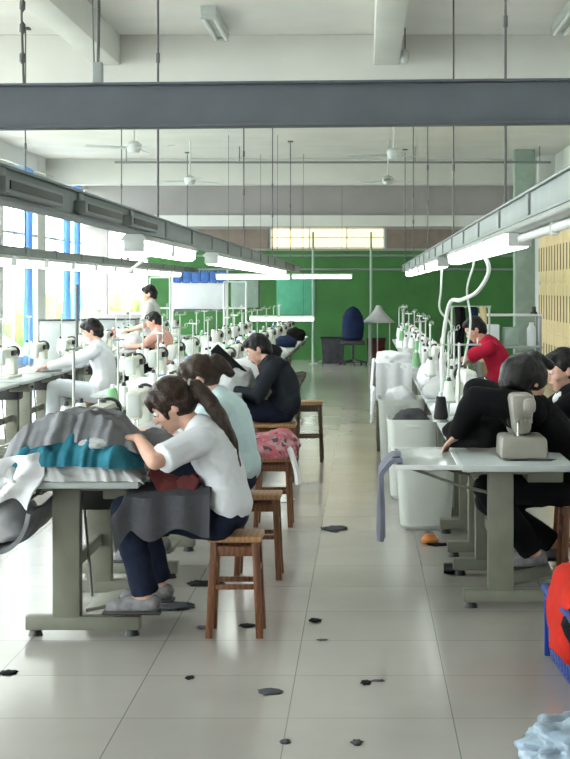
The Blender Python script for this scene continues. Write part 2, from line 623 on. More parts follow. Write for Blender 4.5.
# ------------------------------------------------------------------ overhead light trunking
def hanger(x, y, z0, z1, label, group, knobs=True):
    t = thing('hanger_rod', label, 'rod', (x, y, z0), group=group)
    b = B(); cyl(b, (0, 0, 0), (0, 0, z1 - z0), 0.007, seg=8); obj('rod', b, 'rod', t)
    b = B(); box(b, (0, 0, z1 - z0 - 0.01), (0.09, 0.09, 0.02), 0.003); obj('ceiling_plate', b, 'rod', t)
    if knobs:
        for zz in (0.55, 0.95):
            b = B(); cyl(b, (0, 0, zz), (0, 0, zz + 0.06), 0.012, seg=8); obj('turnbuckle', b, 'rod', t)
    return t


def trunk(x, y0, y1, label, rods, rodlabel, zt=1.99, zb=1.88):
    t = thing('light_trunking', label, 'trunking', (x, 0, 0))
    b = B()
    box(b, (0, (y0 + y1) / 2, (zt + zb) / 2), (0.07, y1 - y0, zt - zb), 0.006)
    for zz in (zt, zb):
        box(b, (0, (y0 + y1) / 2, zz), (0.10, y1 - y0, 0.012), 0.003)
    obj('channel', b, 'trunk', t)
    n = 0
    yy = y0 + 0.6
    while yy < y1 and n < 24:
        b = B(); box(b, (0, yy, (zt + zb) / 2), (0.094, 0.10, 0.10), 0.006)
        obj('joint_box', b, 'trunk', t)
        yy += 1.4 if n < 12 else 2.8
        n += 1
    for r in rods:
        hanger(x, r, zt + 0.006, ZC, rodlabel, rodlabel)
    return t


trunk(-1.25, 3.0, 28.5, 'grey light trunking over the tables beside the wooden stools', (3.6, 9.1, 15.6, 20.5, 25.5),
      'thin dark hanger rod holding the trunking over the wooden stool row')
trunk(0.74, 3.0, 27.5, 'grey light trunking over the tables behind the white tubs', (7.85, 12.4, 17.4, 22.5, 27.0),
      'thin dark hanger rod holding the trunking over the white tub row')
trunk(-3.25, 9.5, 29.0, 'grey light trunking over the table row nearest the windows', (11.5, 14.4, 20.1, 27.6),
      'thin dark hanger rod holding the trunking nearest the windows', 1.955, 1.885)


def fixture_proto(lit, length=1.22):
    t = thing('fluorescent_lamp', 'x', 'lamp')
    b = B()
    prism(b, [(-0.075, 0.0), (-0.045, 0.03), (0.045, 0.03), (0.075, 0.0), (0.070, -0.004), (-0.070, -0.004)], -length / 2, length / 2)
    obj('housing', b, 'housing', t)
    b = B()
    if lit:
        prism(b, [(-0.058, 0.0), (0.058, 0.0), (0.052, -0.055), (0.035, -0.072), (-0.035, -0.072), (-0.052, -0.055)], -length / 2 + 0.024, length / 2 - 0.024)
        obj('tube_glow', b, 'tube', t)  # emissive block standing in for the bloom around the lit tube
    else:
        cyl(b, (0, -length / 2 + 0.02, -0.03), (0, length / 2 - 0.02, -0.03), 0.019, seg=12)
        obj('tube', b, 'tube_off', t)
    for s in (-1, 1):
        b = B(); box(b, (0, s * (length / 2 - 0.012), -0.03), (0.11 if lit else 0.03, 0.024, 0.07 if lit else 0.05), 0.004)
        obj('tube_holder', b, 'housing', t)
    return t


lit0, off0 = fixture_proto(True), fixture_proto(False)
used = set()


def put(proto, loc, rotz=0.0, label=None, group=None):
    if proto.name not in used:
        used.add(proto.name)
        proto.location = loc
        proto.rotation_euler = (0, 0, rotz)
        proto['label'] = label
        if group:
            proto['group'] = group
        return proto
    return dup(proto, loc, rotz, label, group)


ZL = 1.873 - 0.03
ZW = 1.878 - 0.03
for k, yy in enumerate((5.35, 6.75, 8.0)):
    t = thing('ballast_box', '%snearest grey ballast box on the side of the stool row trunking' % ('' if k == 0 else ORD[k] + '-'), 'box', (-1.25 + 0.062, yy, 1.92), group='ballast boxes')
    b = B(); box(b, (0, 0, 0), (0.05, 0.95, 0.055), 0.006); obj('casing', b, 'trunk', t)
    b = B(); box(b, (0.027, 0, 0.0), (0.006, 0.85, 0.03), 0.002); obj('slot', b, 'dark', t)
k = 0
for yy in (8.75, 10.05, 12.9, 14.25, 15.6, 16.95, 18.3, 19.65, 21.0, 22.35):
    put(lit0, (-1.25, yy, ZL), 0, '%s lit fluorescent lamp from the camera under the stool row trunking' % ORD[k], 'lit lamps over the stool row'); k += 1
k = 0
for yy in (3.9, 5.2, 6.45):
    put(off0, (0.74, yy, ZL), 0, '%s unlit lamp batten from the camera under the white tub row trunking' % ORD[k], 'unlit lamp battens'); k += 1
k = 0
for yy in (7.72, 9.0, 10.3, 11.6, 14.6, 16.0, 18.0, 20.0, 22.0, 24.0):
    put(lit0, (0.74, yy, ZL), 0, '%s lit fluorescent lamp from the camera under the white tub row trunking' % ORD[k], 'lit lamps over the white tub row'); k += 1
k = 0
for yy in (10.2, 11.6, 13.0, 14.4, 15.8, 17.2, 18.6, 20.0, 21.4, 22.8, 24.2, 25.6):
    put(lit0, (-3.25, yy, ZW), 0, '%s lit fluorescent lamp from the camera under the window row trunking' % ORD[k], 'lit lamps over the window row'); k += 1
# crosswise lamps near the far end, each with two drop wires
def cross_lamp(pix, pY, label):
    p = px(*pix, pY)
    t = put(lit0, (p.x, pY, p.z), PI / 2, label)
    for s in (-0.4, 0.4):
        b = B(); cyl(b, (0, s, 0.03), (0, s, ZC - p.z), 0.004, seg=6); obj('drop_wire', b, 'rod', t)
    return t


cross_lamp((253, 275), 24.5, 'lit lamp hung crosswise over the back of the stool row')
cross_lamp((322, 275), 30.0, 'lit lamp hung crosswise nearest the aisle end')
cross_lamp((282, 317), 28.0, 'lowest lit lamp hung crosswise just above the far stool row machines')

# double ceiling fitting seen at the top of the picture
def ceiling_batten(x, y, label):
    t = thing('ceiling_light', label, 'lamp', (x, y, ZC))
    b = B(); box(b, (0, 0, -0.04), (0.14, 1.25, 0.08), 0.008); obj('housing', b, 'housing', t)
    for s in (-1, 1):
        b = B(); cyl(b, (s * 0.05, -0.58, -0.10), (s * 0.05, 0.58, -0.10), 0.018); obj('tube', b, 'tube_off', t)
    for s in (-1, 1):
        b = B(); box(b, (0, s * 0.59, -0.09), (0.14, 0.03, 0.05), 0.004); obj('tube_holder', b, 'housing', t)


ceiling_batten(-1.38, 13.9, 'unlit twin tube fitting on the ceiling between the two joists')
ceiling_batten(1.85, 13.6, 'unlit twin tube fitting on the ceiling above the white tub row')

# ceiling fans
fan = thing('ceiling_fan', 'x', 'fan')
b = B(); cyl(b, (0, 0, 0), (0, 0, 0.62), 0.012); obj('downrod', b, 'housing', fan)
b = B(); lathe(b, [(0, -0.13), (0.07, -0.12), (0.10, -0.06), (0.10, -0.01), (0.05, 0.03), (0, 0.035)]); obj('hub', b, 'housing', fan)
for q in range(3):
    b = B()
    a = 2 * PI * q / 3 + 0.25
    box(b, (0.37 * math.cos(a), 0.37 * math.sin(a), -0.06), (0.56, 0.12, 0.008), 0.003, rot=Matrix.Rotation(a, 3, 'Z') @ Matrix.Rotation(0.15, 3, 'X'))
    obj('blade', b, 'housing', fan)
for (fx, fy, fY, lab) in ((394, 158, 20.5, 'white ceiling fan above the middle of the aisle'), (134, 153, 19.5, 'white ceiling fan above the stool row'),
                          (190, 188, 25.5, 'small far white ceiling fan above the stool row'), (388, 189, 25.5, 'small far white ceiling fan above the aisle')):
    p = px(fx, fy, fY)
    f = put(fan, (p.x, fY, ZC - 0.62), 0.4 * fx, lab, 'ceiling fans')

# conduit pipe across the ceiling
bm = B(); cyl(bm, (-4.4, 26.5, 3.80), (3.3, 26.5, 3.80), 0.02, seg=10)
for xx in (-4.2, -2.2, 0.9, 3.1):
    cyl(bm, (xx, 26.5, 3.80), (xx, 26.5, ZC), 0.01, seg=8)
tag(obj('conduit_pipe', bm, 'trunk'), 'thin grey conduit pipe crossing below the ceiling', 'pipe')
# pipe lines in front of the green band
for k, (zz, lab) in enumerate(((2.28, 'upper grey pipe running across the green end wall'), (1.98, 'lower grey pipe running across the green end wall'))):
    bm = B(); cyl(bm, (-4.6, 32.4 - 0.1 * k, zz), (3.3, 32.4 - 0.1 * k, zz), 0.022, seg=10)
    for xx in (-4.4, -1.5, 1.5, 3.2):
        box(bm, (xx, 32.68 - 0.05 * k, zz), (0.04, 0.62, 0.02))
    tag(obj('wall_pipe', bm, 'trunk'), lab, 'pipe')
# upright pipes before the green wall
for k, (xx, lab) in enumerate(((313, 'pale upright pipe before the end wall, beside the crosswise lamp'), (371, 'pale upright pipe before the end wall, above the navy heap'))):
    p = px(xx, 300, 31.2)
    bm = B(); cyl(bm, (p.x, 31.2, 0), (p.x, 31.2, 2.75), 0.026, seg=12); box(bm, (p.x, 31.2, 0.01), (0.16, 0.16, 0.02))
    tag(obj('upright_pipe', bm, 'pale_green'), lab, 'pipe')

# dangling switch box and cables by the steel beam
t = thing('pull_switch', 'small grey switch box hanging on a cord just above the steel beam', 'switch', (px(98, 72, 6.0).x, 6.0, 0))
b = B(); box(b, (0, 0, px(98, 73, 6.0).z), (0.04, 0.035, 0.085), 0.006); obj('switch_box', b, 'cabinet', t)
b = B(); tube(b, [(0, 0, 2.46), (0.004, 0, 2.7), (-0.003, 0, 3.2), (0, 0, ZC)], 0.006); obj('cord', b, 'rod', t)
b = B(); tube(b, [(-0.015, 0, 2.46), (-0.022, 0, 2.7), (-0.02, 0, 3.2), (-0.02, 0, ZC)], 0.003); obj('cord', b, 'rod', t)
t = thing('drop_cable', 'knotted dark cable dropping from the ceiling towards the window side of the steel beam', 'cable', (px(22, 72, 6.0).x, 6.0, 0))
b = B(); tube(b, [(0.01, 0, 2.30), (0.0, 0, 2.6), (-0.004, 0, 2.75), (0, 0, ZC)], 0.005); obj('cable', b, 'rod', t)
for zz in (2.50, 2.62, 2.71):
    b = B(); blob(b, (0.002, 0, zz), (0.014, 0.014, 0.03), sub=1); obj('cable_clip', b, 'rod', t)
p = px(405, 55, 14.4)
t = thing('drop_lamp_holder', 'small white lamp holder hanging from the concrete joist over the aisle', 'lamp holder', (p.x, 14.4, p.z))
b = B(); lathe(b, [(0, -0.09), (0.03, -0.08), (0.045, 0.0), (0.03, 0.05), (0, 0.06)]); obj('holder', b, 'housing', t)
b = B(); cyl(b, (0, 0, 0.05), (0, 0, ZC - p.z), 0.006); obj('cord', b, 'rod', t)

# ------------------------------------------------------------------ sewing table
table = thing('sewing_table', 'x', 'table')
b = B(); box(b, (0, 0, 0.705), (0.55, 1.2, 0.03), 0.006); ttop = obj('table_top', b, 'top', table)
for s in (-1, 1):
    b = B()
    box(b, (-0.075, s * 0.42, 0.385), (0.125, 0.075, 0.61), 0.006)
    box(b, (-0.01, s * 0.42, 0.675), (0.42, 0.06, 0.03), 0.004)
    box(b, (0.0, s * 0.42, 0.060), (0.52, 0.075, 0.062), 0.006)
    lg = obj('leg', b, 'leg', table)
    for e in (-0.22, 0.22):
        b = B(); cyl(b, (e, s * 0.42, 0), (e, s * 0.42, 0.035), 0.034, 0.022, seg=12); obj('foot_pad', b, 'dark', lg)
b = B(); box(b, (-0.075, 0, 0.30), (0.03, 0.8, 0.06), 0.004); box(b, (-0.2, 0, 0.66), (0.03, 0.9, 0.04), 0.004); obj('stretcher', b, 'leg', table)
b = B(); box(b, (0.10, -0.12, 0.105), (0.24, 0.34, 0.018), 0.005, rot=(0, -0.18, 0)); pd = obj('pedal', b, 'leg', table)
b = B(); cyl(b, (-0.03, -0.05, 0.10), (-0.09, 0.05, 0.56), 0.007); obj('pedal_rod', b, 'rod', pd)
b = B(); box(b, (-0.02, 0.12, 0.58), (0.2, 0.2, 0.16), 0.02); cyl(b, (-0.02, 0.22, 0.58), (-0.02, 0.31, 0.58), 0.07); obj('motor', b, 'dark', table)
b = B(); box(b, (0.16, -0.2, 0.645), (0.18, 0.26, 0.08), 0.006); dr = obj('drawer', b, 'leg', table)
b = B(); cyl(b, (0.25, -0.2, 0.645), (0.272, -0.2, 0.645), 0.012); obj('knob', b, 'dark', dr)

# ------------------------------------------------------------------ lockstitch machine (arm along y, needle end towards -y)
mach = thing('sewing_machine', 'x', 'sewing machine')
b = B(); box(b, (0, 0, 0.012), (0.18, 0.48, 0.024), 0.006); obj('bed', b, 'machine', mach)
b = B()
box(b, (0, 0.155, 0.13), (0.105, 0.13, 0.22), 0.022, taper=(1.15, 1.15))
box(b, (0, 0.0, 0.235), (0.095, 0.44, 0.10), 0.028)
box(b, (0, -0.185, 0.20), (0.085, 0.085, 0.15), 0.02)
obj('arm', b, 'machine', mach)
b = B(); box(b, (0, -0.232, 0.205), (0.07, 0.012, 0.12), 0.008); obj('face_plate', b, 'housing', mach)
b = B(); cyl(b, (0, 0.22, 0.235), (0, 0.262, 0.235), 0.065, seg=20); cyl(b, (0, 0.262, 0.235), (0, 0.275, 0.235), 0.03, seg=16); obj('hand_wheel', b, 'dark', mach)
b = B(); cyl(b, (0, -0.185, 0.05), (0, -0.185, 0.13), 0.005, seg=8); cyl(b, (0, -0.185, 0.028), (0, -0.185, 0.05), 0.0015, seg=6); obj('needle_bar', b, 'chrome', mach)
b = B(); box(b, (0.0, -0.185, 0.030), (0.03, 0.035, 0.006), 0.002); cyl(b, (0.02, -0.185, 0.03), (0.02, -0.185, 0.13), 0.004, seg=8); obj('presser_foot', b, 'chrome', mach)
b = B(); box(b, (0.06, 0.05, 0.235), (0.03, 0.12, 0.05), 0.008); obj('control_panel', b, 'dark', mach)
b = B(); cyl(b, (0, -0.06, 0.28), (0, -0.06, 0.31), 0.004, seg=8); obj('thread_post', b, 'chrome', mach)
b = B(); cyl(b, (0, 0.06, 0.28), (0, 0.06, 0.30), 0.016, seg=10); obj('oil_cap', b, 'dark', mach)

# ------------------------------------------------------------------ thread stand, cones
stand = thing('thread_stand', 'x', 'thread stand')
b = B(); cyl(b, (0, 0, 0), (0, 0, 0.02), 0.035); obj('foot', b, 'stand', stand)
b = B(); cyl(b, (0, 0, 0.0), (0, 0, 0.56), 0.007, seg=8); obj('pole', b, 'stand', stand)
b = B()
box(b, (0, 0, 0.13), (0.02, 0.24, 0.012), 0.003)
for s in (-0.1, 0.1):
    cyl(b, (0, s, 0.13), (0, s, 0.142), 0.045, seg=16)
    cyl(b, (0, s, 0.142), (0, s, 0.27), 0.004, seg=6)
obj('spool_holder', b, 'stand', stand)
b = B(); box(b, (0, 0, 0.55), (0.012, 0.24, 0.010), 0.002)
for s in (-0.1, 0.1):
    tube(b, [(0, s, 0.55), (0.0, s, 0.575), (0.018, s, 0.585), (0.025, s, 0.57), (0.018, s, 0.558)], 0.003, 6)
obj('guide_arm', b, 'stand', stand)


def cone_proto(m):
    o = thing('thread_cone', 'x', 'thread cone')
    b = B(); lathe(b, [(0, 0), (0.034, 0.0), (0.040, 0.012), (0.040, 0.02), (0.026, 0.12), (0.02, 0.126), (0, 0.126)], seg=16)
    obj('thread', b, m, o)
    b = B(); lathe(b, [(0, 0.124), (0.014, 0.124), (0.011, 0.15), (0, 0.15)], seg=12)
    obj('cone_core', b, 'dark' if m == 'white_cone' else 'board_white', o)
    return o


cones = {c: cone_proto(c + '_cone') for c in ('white', 'black', 'pink', 'green', 'blue')}
CN = {'white': 'white', 'black': 'black', 'pink': 'salmon', 'green': 'green', 'blue': 'blue'}

ROWS = {'stool': ('beside the wooden stools', -1.275, [7.25 + 1.35 * k for k in range(15)]),
        'tub': ('behind the white tubs', 0.75, [7.85 + 1.4 * k for k in range(13)]),
        'paired': ('backing onto the stool row', -1.93, [12.7 + 1.4 * k for k in range(10)]),
        'window': ('nearest the windows', -3.40, [11.6 + 1.4 * k for k in range(12)])}
ccyc = {'stool': ['white', 'white', 'green', 'white', 'blue'], 'tub': ['white', 'white', 'white', 'green', 'white'], 'window': ['white', 'green', 'white', 'white', 'pink'], 'paired': ['white', 'green', 'white', 'white', 'white']}
for rk, (where, X, YS) in ROWS.items():
    for k, yy in enumerate(YS):
        near = '' if k == 0 else ORD[k] + '-'
        flip = PI if rk == 'paired' else 0.0
        put(table, (X, yy, 0), flip, '%snearest grey machine table in the row %s' % (near, where), 'machine tables in the row ' + where)
        first_tub = rk == 'tub' and k == 0
        first_stool = rk == 'stool' and k == 0
        if not first_tub:
            nm = near if rk != 'tub' else ('' if k == 1 else ORD[k - 1] + '-')
            put(mach, (X - 0.02 + random.uniform(-0.02, 0.02), yy + (0.22 if first_stool else 0.02) + random.uniform(-0.04, 0.04), 0.72), random.uniform(-0.06, 0.06),
                '%snearest cream sewing machine in the row %s' % (nm, where), 'sewing machines in the row ' + where)
        sx, sy, ra = X - 0.2 + random.uniform(-0.03, 0.05), yy + 0.42 + random.uniform(-0.05, 0.03), random.uniform(-0.5, 0.5)
        if rk == 'tub':
            sx = X - 0.2 + random.uniform(-0.03, 0.12)
        if first_tub:
            sx, sy, ra = 0.52, 8.20, PI / 2
        put(stand, (sx, sy, 0.72), ra, '%snearest two-armed thread stand in the row %s' % (near, where), 'thread stands in the row ' + where)
        for q, sg in enumerate((-0.1, 0.1)):
            c = ccyc[rk][(k * 2 + q) % 5]
            if first_tub:
                c = ('pink', 'black')[q]
            dx, dy = -math.sin(ra) * sg, math.cos(ra) * sg
            put(cones[c], (sx + dx, sy + dy, 0.72 + 0.142), 0,
                '%s thread cone, %s arm of the %snearest stand %s' % (CN[c], ('inner', 'aisle')[q] if first_tub else ('near', 'far')[q], near, where),
                'thread cones in the row ' + where)

# ------------------------------------------------------------------ overlock machine on the first table behind the tubs
om = thing('overlock_machine', 'tan overlock sewing machine on the nearest table behind the white tubs', 'sewing machine', (0.80, 7.62, 0.72))
b = B(); box(b, (0, 0, 0.06), (0.225, 0.30, 0.11), 0.018, taper=(1.06, 1.04)); obj('base_housing', b, 'machine_tan', om)
b = B()
box(b, (0.0, 0.02, 0.22), (0.13, 0.22, 0.21), 0.03, taper=(0.62, 0.8))
box(b, (0.03, -0.08, 0.27), (0.06, 0.10, 0.07), 0.018)
obj('upper_arm', b, 'machine_tan', om)
b = B(); cyl(b, (0.0, 0.15, 0.18), (0, 0.19, 0.18), 0.06, seg=20); obj('hand_wheel', b, 'dark', om)
for q in range(4):
    b = B(); cyl(b, (-0.036 + 0.024 * q, -0.07, 0.19), (-0.036 + 0.024 * q, -0.108, 0.19), 0.009, seg=12); obj('tension_dial', b, 'machine_tan', om)
b = B(); cyl(b, (-0.03, -0.10, 0.115), (-0.03, -0.10, 0.2), 0.004, seg=8); box(b, (-0.03, -0.1, 0.118), (0.03, 0.05, 0.006)); obj('needle_bar', b, 'chrome', om)
b = B(); box(b, (-0.02, -0.145, 0.075), (0.12, 0.016, 0.05), 0.006); obj('looper_cover', b, 'machine_tan', om)
b = B(); prism(b, [(-0.10, 0.0), (0.13, 0.0), (0.16, 0.008), (0.02, 0.012)], -0.165, -0.15); obj('front_tray', b, 'dark', om)

# ------------------------------------------------------------------ stools
def stool_proto(w, h, seatm, legm):
    t = thing('wooden_stool', 'x', 'stool')
    b = B(); box(b, (0, 0, h - 0.014), (w, w * 0.92, 0.028), 0.006); obj('seat', b, seatm, t)
    e = w / 2 - 0.03
    for sx in (-1, 1):
        for sy in (-1, 1):
            b = B()
            vs = box(b, (sx * e, sy * e * 0.9, (h - 0.028) / 2), (0.032, 0.032, h - 0.028), 0.003)
            for v in vs:
                f = 1 - v.co.z / h
                v.co.x += sx * 0.022 * f
                v.co.y += sy * 0.016 * f
            obj('leg', b, legm, t)
    for s in (-1, 1):
        b = B(); box(b, (0, s * e * 0.9, h - 0.07), (2 * e, 0.02, 0.045), 0.003); obj('apron', b, legm, t)
        b = B(); box(b, (s * e, 0, h - 0.07), (0.02, 1.8 * e, 0.045), 0.003); obj('apron', b, legm, t)
        b = B(); box(b, (0, s * (e * 0.9 + 0.008), 0.23), (2 * e + 0.01, 0.02, 0.024), 0.003); obj('stretcher', b, legm, t)
        b = B(); box(b, (s * (e + 0.010), 0, 0.30), (0.02, 1.8 * e + 0.01, 0.024), 0.003); obj('stretcher', b, legm, t)
    return t


st0 = stool_proto(0.245, 0.46, 'stool_seat', 'stool')
for (sx, sy, lab) in ((-0.585, 6.87, 'brown wooden stool under the woman with the ponytail'), (-0.575, 8.22, 'brown wooden stool under the woman in pale cyan'),
                      (-0.60, 10.0, 'brown wooden stool with pink patterned garments on it')):
    put(st0, (sx, sy, 0), 0, lab, 'wooden stools along the aisle')
stw = stool_proto(0.34, 0.47, 'stool_seat', 'stool')
put(stw, (-0.73, 12.35, 0), 0, 'wide light topped wooden stool under the man in charcoal', 'wooden stools along the aisle')
std = stool_proto(0.25, 0.55, 'stool_seat', 'stool_dark')
put(std, (-0.50, 13.7, 0), 0, 'taller dark legged wooden stool behind the man in charcoal', 'wooden stools along the aisle')
put(st0, (1.16, 7.96, 0), 0, 'brown wooden stool under the person hunched over the tan machine', 'wooden stools along the aisle')
put(st0, (1.30, 9.20, 0), 0, 'brown wooden stool under the upright person in black', 'wooden stools along the aisle')
put(st0, (1.28, 15.0, 0), 0, 'brown wooden stool under the person in crimson', 'wooden stools along the aisle')
put(st0, (-2.64, 15.0, 0), 0, 'brown wooden stool under the person in white', 'wooden stools along the aisle')
put(st0, (-2.66, 20.1, 0), 0, 'brown wooden stool under the far person in salmon', 'wooden stools along the aisle')

# ------------------------------------------------------------------ people
def bake(bm, name, voxel, smooth_it=4, wrinkle=0.0, wscale=14.0, seed=0.0):
    bmesh.ops.recalc_face_normals(bm, faces=bm.faces)
    me = bpy.data.meshes.new(name)
    bm.to_mesh(me)
    bm.free()
    o = bpy.data.objects.new('temporary', me)
    COL.objects.link(o)
    r = o.modifiers.new('r', 'REMESH')
    r.mode = 'VOXEL'
    r.voxel_size = voxel
    s = o.modifiers.new('s', 'SMOOTH')
    s.factor = 0.5
    s.iterations = smooth_it
    dg = bpy.context.evaluated_depsgraph_get()
    me2 = bpy.data.meshes.new_from_object(o.evaluated_get(dg))
    bpy.data.objects.remove(o)
    bpy.data.meshes.remove(me)
    me2.name = name
    if wrinkle:
        ns = [v.normal.copy() for v in me2.vertices]
        for v, n in zip(me2.vertices, ns):
            p = v.co
            d = mnoise.noise(V((p.x * wscale + seed, p.y * wscale, p.z * wscale * 0.8)))
            d2 = 1 - abs(mnoise.noise(V((p.x * wscale * 0.6 + 9, p.y * wscale * 0.6 + seed, p.z * wscale * 0.6)))) * 2
            v.co = p + n * wrinkle * (0.5 * d + 0.6 * d2)
    for p in me2.polygons:
        p.use_smooth = True
    return me2


def mesh_obj(name, me, m, parent):
    me.materials.clear()
    me.materials.append(M[m] if isinstance(m, str) else m)
    o = bpy.data.objects.new(name, me)
    COL.objects.link(o)
    o.parent = parent
    return o


def ik(a, t, l1, l2, pole):
    a, t = V(a), V(t)
    d = t - a
    L = min(d.length, (l1 + l2) * 0.995)
    u = d.normalized()
    t = a + u * L
    x = (l1 * l1 - l2 * l2 + L * L) / (2 * L)
    h = math.sqrt(max(l1 * l1 - x * x, 0))
    pl = V(pole) - u * V(pole).dot(u)
    pl.normalize()
    return a + u * x + pl * h, t


def hand(bm, w, d, n, side, curl=0.5):
    """w wrist, d direction of the palm, n palm normal (out of the back), side +1/-1 thumb side sign"""
    d = d.normalized()
    n = (n - d * n.dot(d)).normalized()
    s = d.cross(n).normalized() * side
    R = Matrix((d, s, n)).transposed()
    blob(bm, w + d * 0.045, (0.052, 0.038, 0.015), R)
    capsule(bm, w, w + d * 0.02, 0.022, 0.022)
    for k, (off, L) in enumerate(((0.030, 0.068), (0.010, 0.076), (-0.010, 0.070), (-0.029, 0.055))):
        p = w + d * (0.085 - abs(off - 0.005) * 0.3) + s * off
        dd = d.copy()
        for q, f in enumerate((0.45, 0.32, 0.23)):
            ang = curl * (0.5 + 0.55 * q)
            dd = (d * math.cos(ang) - n * math.sin(ang)) + s * off * 1.2
            p2 = p + dd.normalized() * L * f
            capsule(bm, p, p2, 0.0085 - 0.0008 * q, 0.0080 - 0.0008 * q)
            p = p2
    b0 = w + d * 0.022 + s * 0.028
    t1 = b0 + (d * 0.6 + s * 0.8 - n * 0.15).normalized() * 0.034
    t2 = t1 + (d * 0.9 + s * 0.25 - n * 0.3).normalized() * 0.030
    capsule(bm, b0, t1, 0.0115, 0.010)
    capsule(bm, t1, t2, 0.010, 0.0085)


def lerp(a, b, t):
    return a + (b - a) * t


def person(label, loc, seat=0.46, neck=(-0.17, 0, 0.95), head=(-0.27, 0, 1.04), pitch=30, yaw=0, roll=0,
           hl=(-0.52, -0.14, 0.80), hr=(-0.50, 0.16, 0.80), kl=(-0.42, -0.13), kr=(-0.42, 0.14), fl=(-0.47, -0.15, 0.11), fr=(-0.44, 0.14, 0.11),
           sleeve='short', shirt='shirt_white', pants='jeans', hair='hair_black', style='short', size=1.0, wide=1.0, voxel=0.009, stand_up=False, mask=False, collar=None, rotz=0.0,
           bulge=0.05, seed=0.0, fat=1.0, deep=1.0, hair_scale=1.0, pole=(0.15, 0.45, -1)):
    t = thing('person', label, 'person', loc, rotz)
    pel = V((0, 0, seat + 0.085))
    nk, hd = V(neck), V(head)
    F = V((-1, 0, 0))
    mid = (pel + nk) / 2 + V((bulge, 0, 0.0))

    def spine(q):
        a = lerp(pel, mid * 2 - (pel + nk) / 2, q)
        b_ = lerp(mid * 2 - (pel + nk) / 2, nk, q)
        return lerp(a, b_, q)
    prof = [(0, 0.115, 0.165), (0.15, 0.115, 0.165), (0.35, 0.098, 0.138), (0.5, 0.098, 0.135), (0.68, 0.108, 0.155), (0.82, 0.105, 0.165), (0.93, 0.080, 0.125), (1.0, 0.055, 0.062)]

    def rad(q):
        for (a, d0, w0), (b_, d1, w1) in zip(prof, prof[1:]):
            if q <= b_:
                f = (q - a) / (b_ - a)
                return lerp(d0, d1, f), lerp(w0, w1, f)
        return prof[-1][1:]

    def torso(bm, grow, q0=0.0, q1=1.0):
        n = 14
        for i in range(n + 1):
            q = q0 + (q1 - q0) * i / n
            c = spine(q)
            tg = (spine(min(q + 0.02, 1)) - spine(max(q - 0.02, 0))).normalized()
            x = (F - tg * F.dot(tg)).normalized()
            yv = tg.cross(x)
            dd, ww = rad(q)
            dd *= deep
            blob(bm, c, (dd + grow, ww * wide + grow, 0.05 + grow), Matrix((x, yv, tg)).transposed())
    shc = spine(0.86)
    SH = {-1: shc + V((-0.01, -0.165 * wide, 0.01)), 1: shc + V((-0.01, 0.165 * wide, 0.01))}
    EL, WR = {}, {}
    for s, tgt in ((-1, hl), (1, hr)):
        EL[s], WR[s] = ik(SH[s], tgt, 0.27 * size, 0.235 * size, (pole[0], s * pole[1], pole[2]))
    HP = {-1: pel + V((-0.03, -0.085, -0.02)), 1: pel + V((-0.03, 0.085, -0.02))}
    KN, AN = {}, {}
    for s, kk, ff in ((-1, kl, fl), (1, kr, fr)):
        KN[s], AN[s] = ik(HP[s], V(ff) + V((0.0, 0, 0.07)), 0.43 * size, 0.42 * size, (-0.6, s * 0.12, 0.9) if not stand_up else (-1, 0, 0))
    # head frame
    pr, yr = math.radians(pitch), math.radians(yaw)
    f = V((-math.cos(pr) * math.cos(yr), -math.cos(pr) * math.sin(yr), -math.sin(pr)))
    sd = f.cross(V((0, 0, 1))).normalized()
    up = sd.cross(f).normalized()
    HR = Matrix((f, sd, up)).transposed()
    hs = size

    def hp(a, b_, c):
        return hd + (f * a + sd * b_ + up * c) * hs
    # body
    bm = B()
    torso(bm, 0.0)
    capsule(bm, nk + V((0, 0, -0.02)), hp(-0.02, 0, -0.07), 0.055 * hs, 0.05 * hs)
    blob(bm, hp(0, 0, 0.015), (0.096 * hs, 0.076 * hs, 0.098 * hs), HR)
    blob(bm, hp(0.035, 0, -0.05), (0.058 * hs, 0.056 * hs, 0.066 * hs), HR)
    blob(bm, hp(0.062, 0, -0.098), (0.024 * hs, 0.028 * hs, 0.02 * hs), HR)
    blob(bm, hp(0.092, 0, -0.022), (0.022 * hs, 0.013 * hs, 0.020 * hs), HR)
    blob(bm, hp(0.105, 0, -0.033), (0.011 * hs, 0.015 * hs, 0.010 * hs), HR)
    blob(bm, hp(0.080, 0, 0.030), (0.018 * hs, 0.05 * hs, 0.012 * hs), HR)
    blob(bm, hp(0.082, 0, -0.066), (0.014 * hs, 0.022 * hs, 0.012 * hs), HR)
    for s in (-1, 1):
        blob(bm, hp(0.058, s * 0.04, -0.03), (0.028 * hs, 0.022 * hs, 0.028 * hs), HR)
        blob(bm, hp(-0.008, s * 0.078, -0.012), (0.018 * hs, 0.009 * hs, 0.030 * hs), HR)
        capsule(bm, SH[s], EL[s], 0.047 * size, 0.037 * size)
        capsule(bm, EL[s], lerp(EL[s], WR[s], 0.35), 0.038 * size, 0.038 * size)
        capsule(bm, lerp(EL[s], WR[s], 0.35), WR[s], 0.038 * size, 0.025 * size)
        hdirn = (WR[s] - EL[s])
        hdirn = V((hdirn.x, hdirn.y * 0.6, hdirn.z * 0.4 - 0.03))
        hand(bm, WR[s], hdirn, V((0, 0, 1)), -s, 0.55)
        capsule(bm, HP[s], KN[s], 0.082 * size, 0.055 * size)
        capsule(bm, KN[s], lerp(KN[s], AN[s], 0.3), 0.055 * size, 0.056 * size)
        capsule(bm, lerp(KN[s], AN[s], 0.3), AN[s], 0.056 * size, 0.036 * size)
        capsule(bm, AN[s], AN[s] + V((-0.08, 0, -0.035)), 0.035, 0.03)
    mesh_obj('body', bake(bm, 'body', min(voxel, 0.0065), 3), 'skin', t)
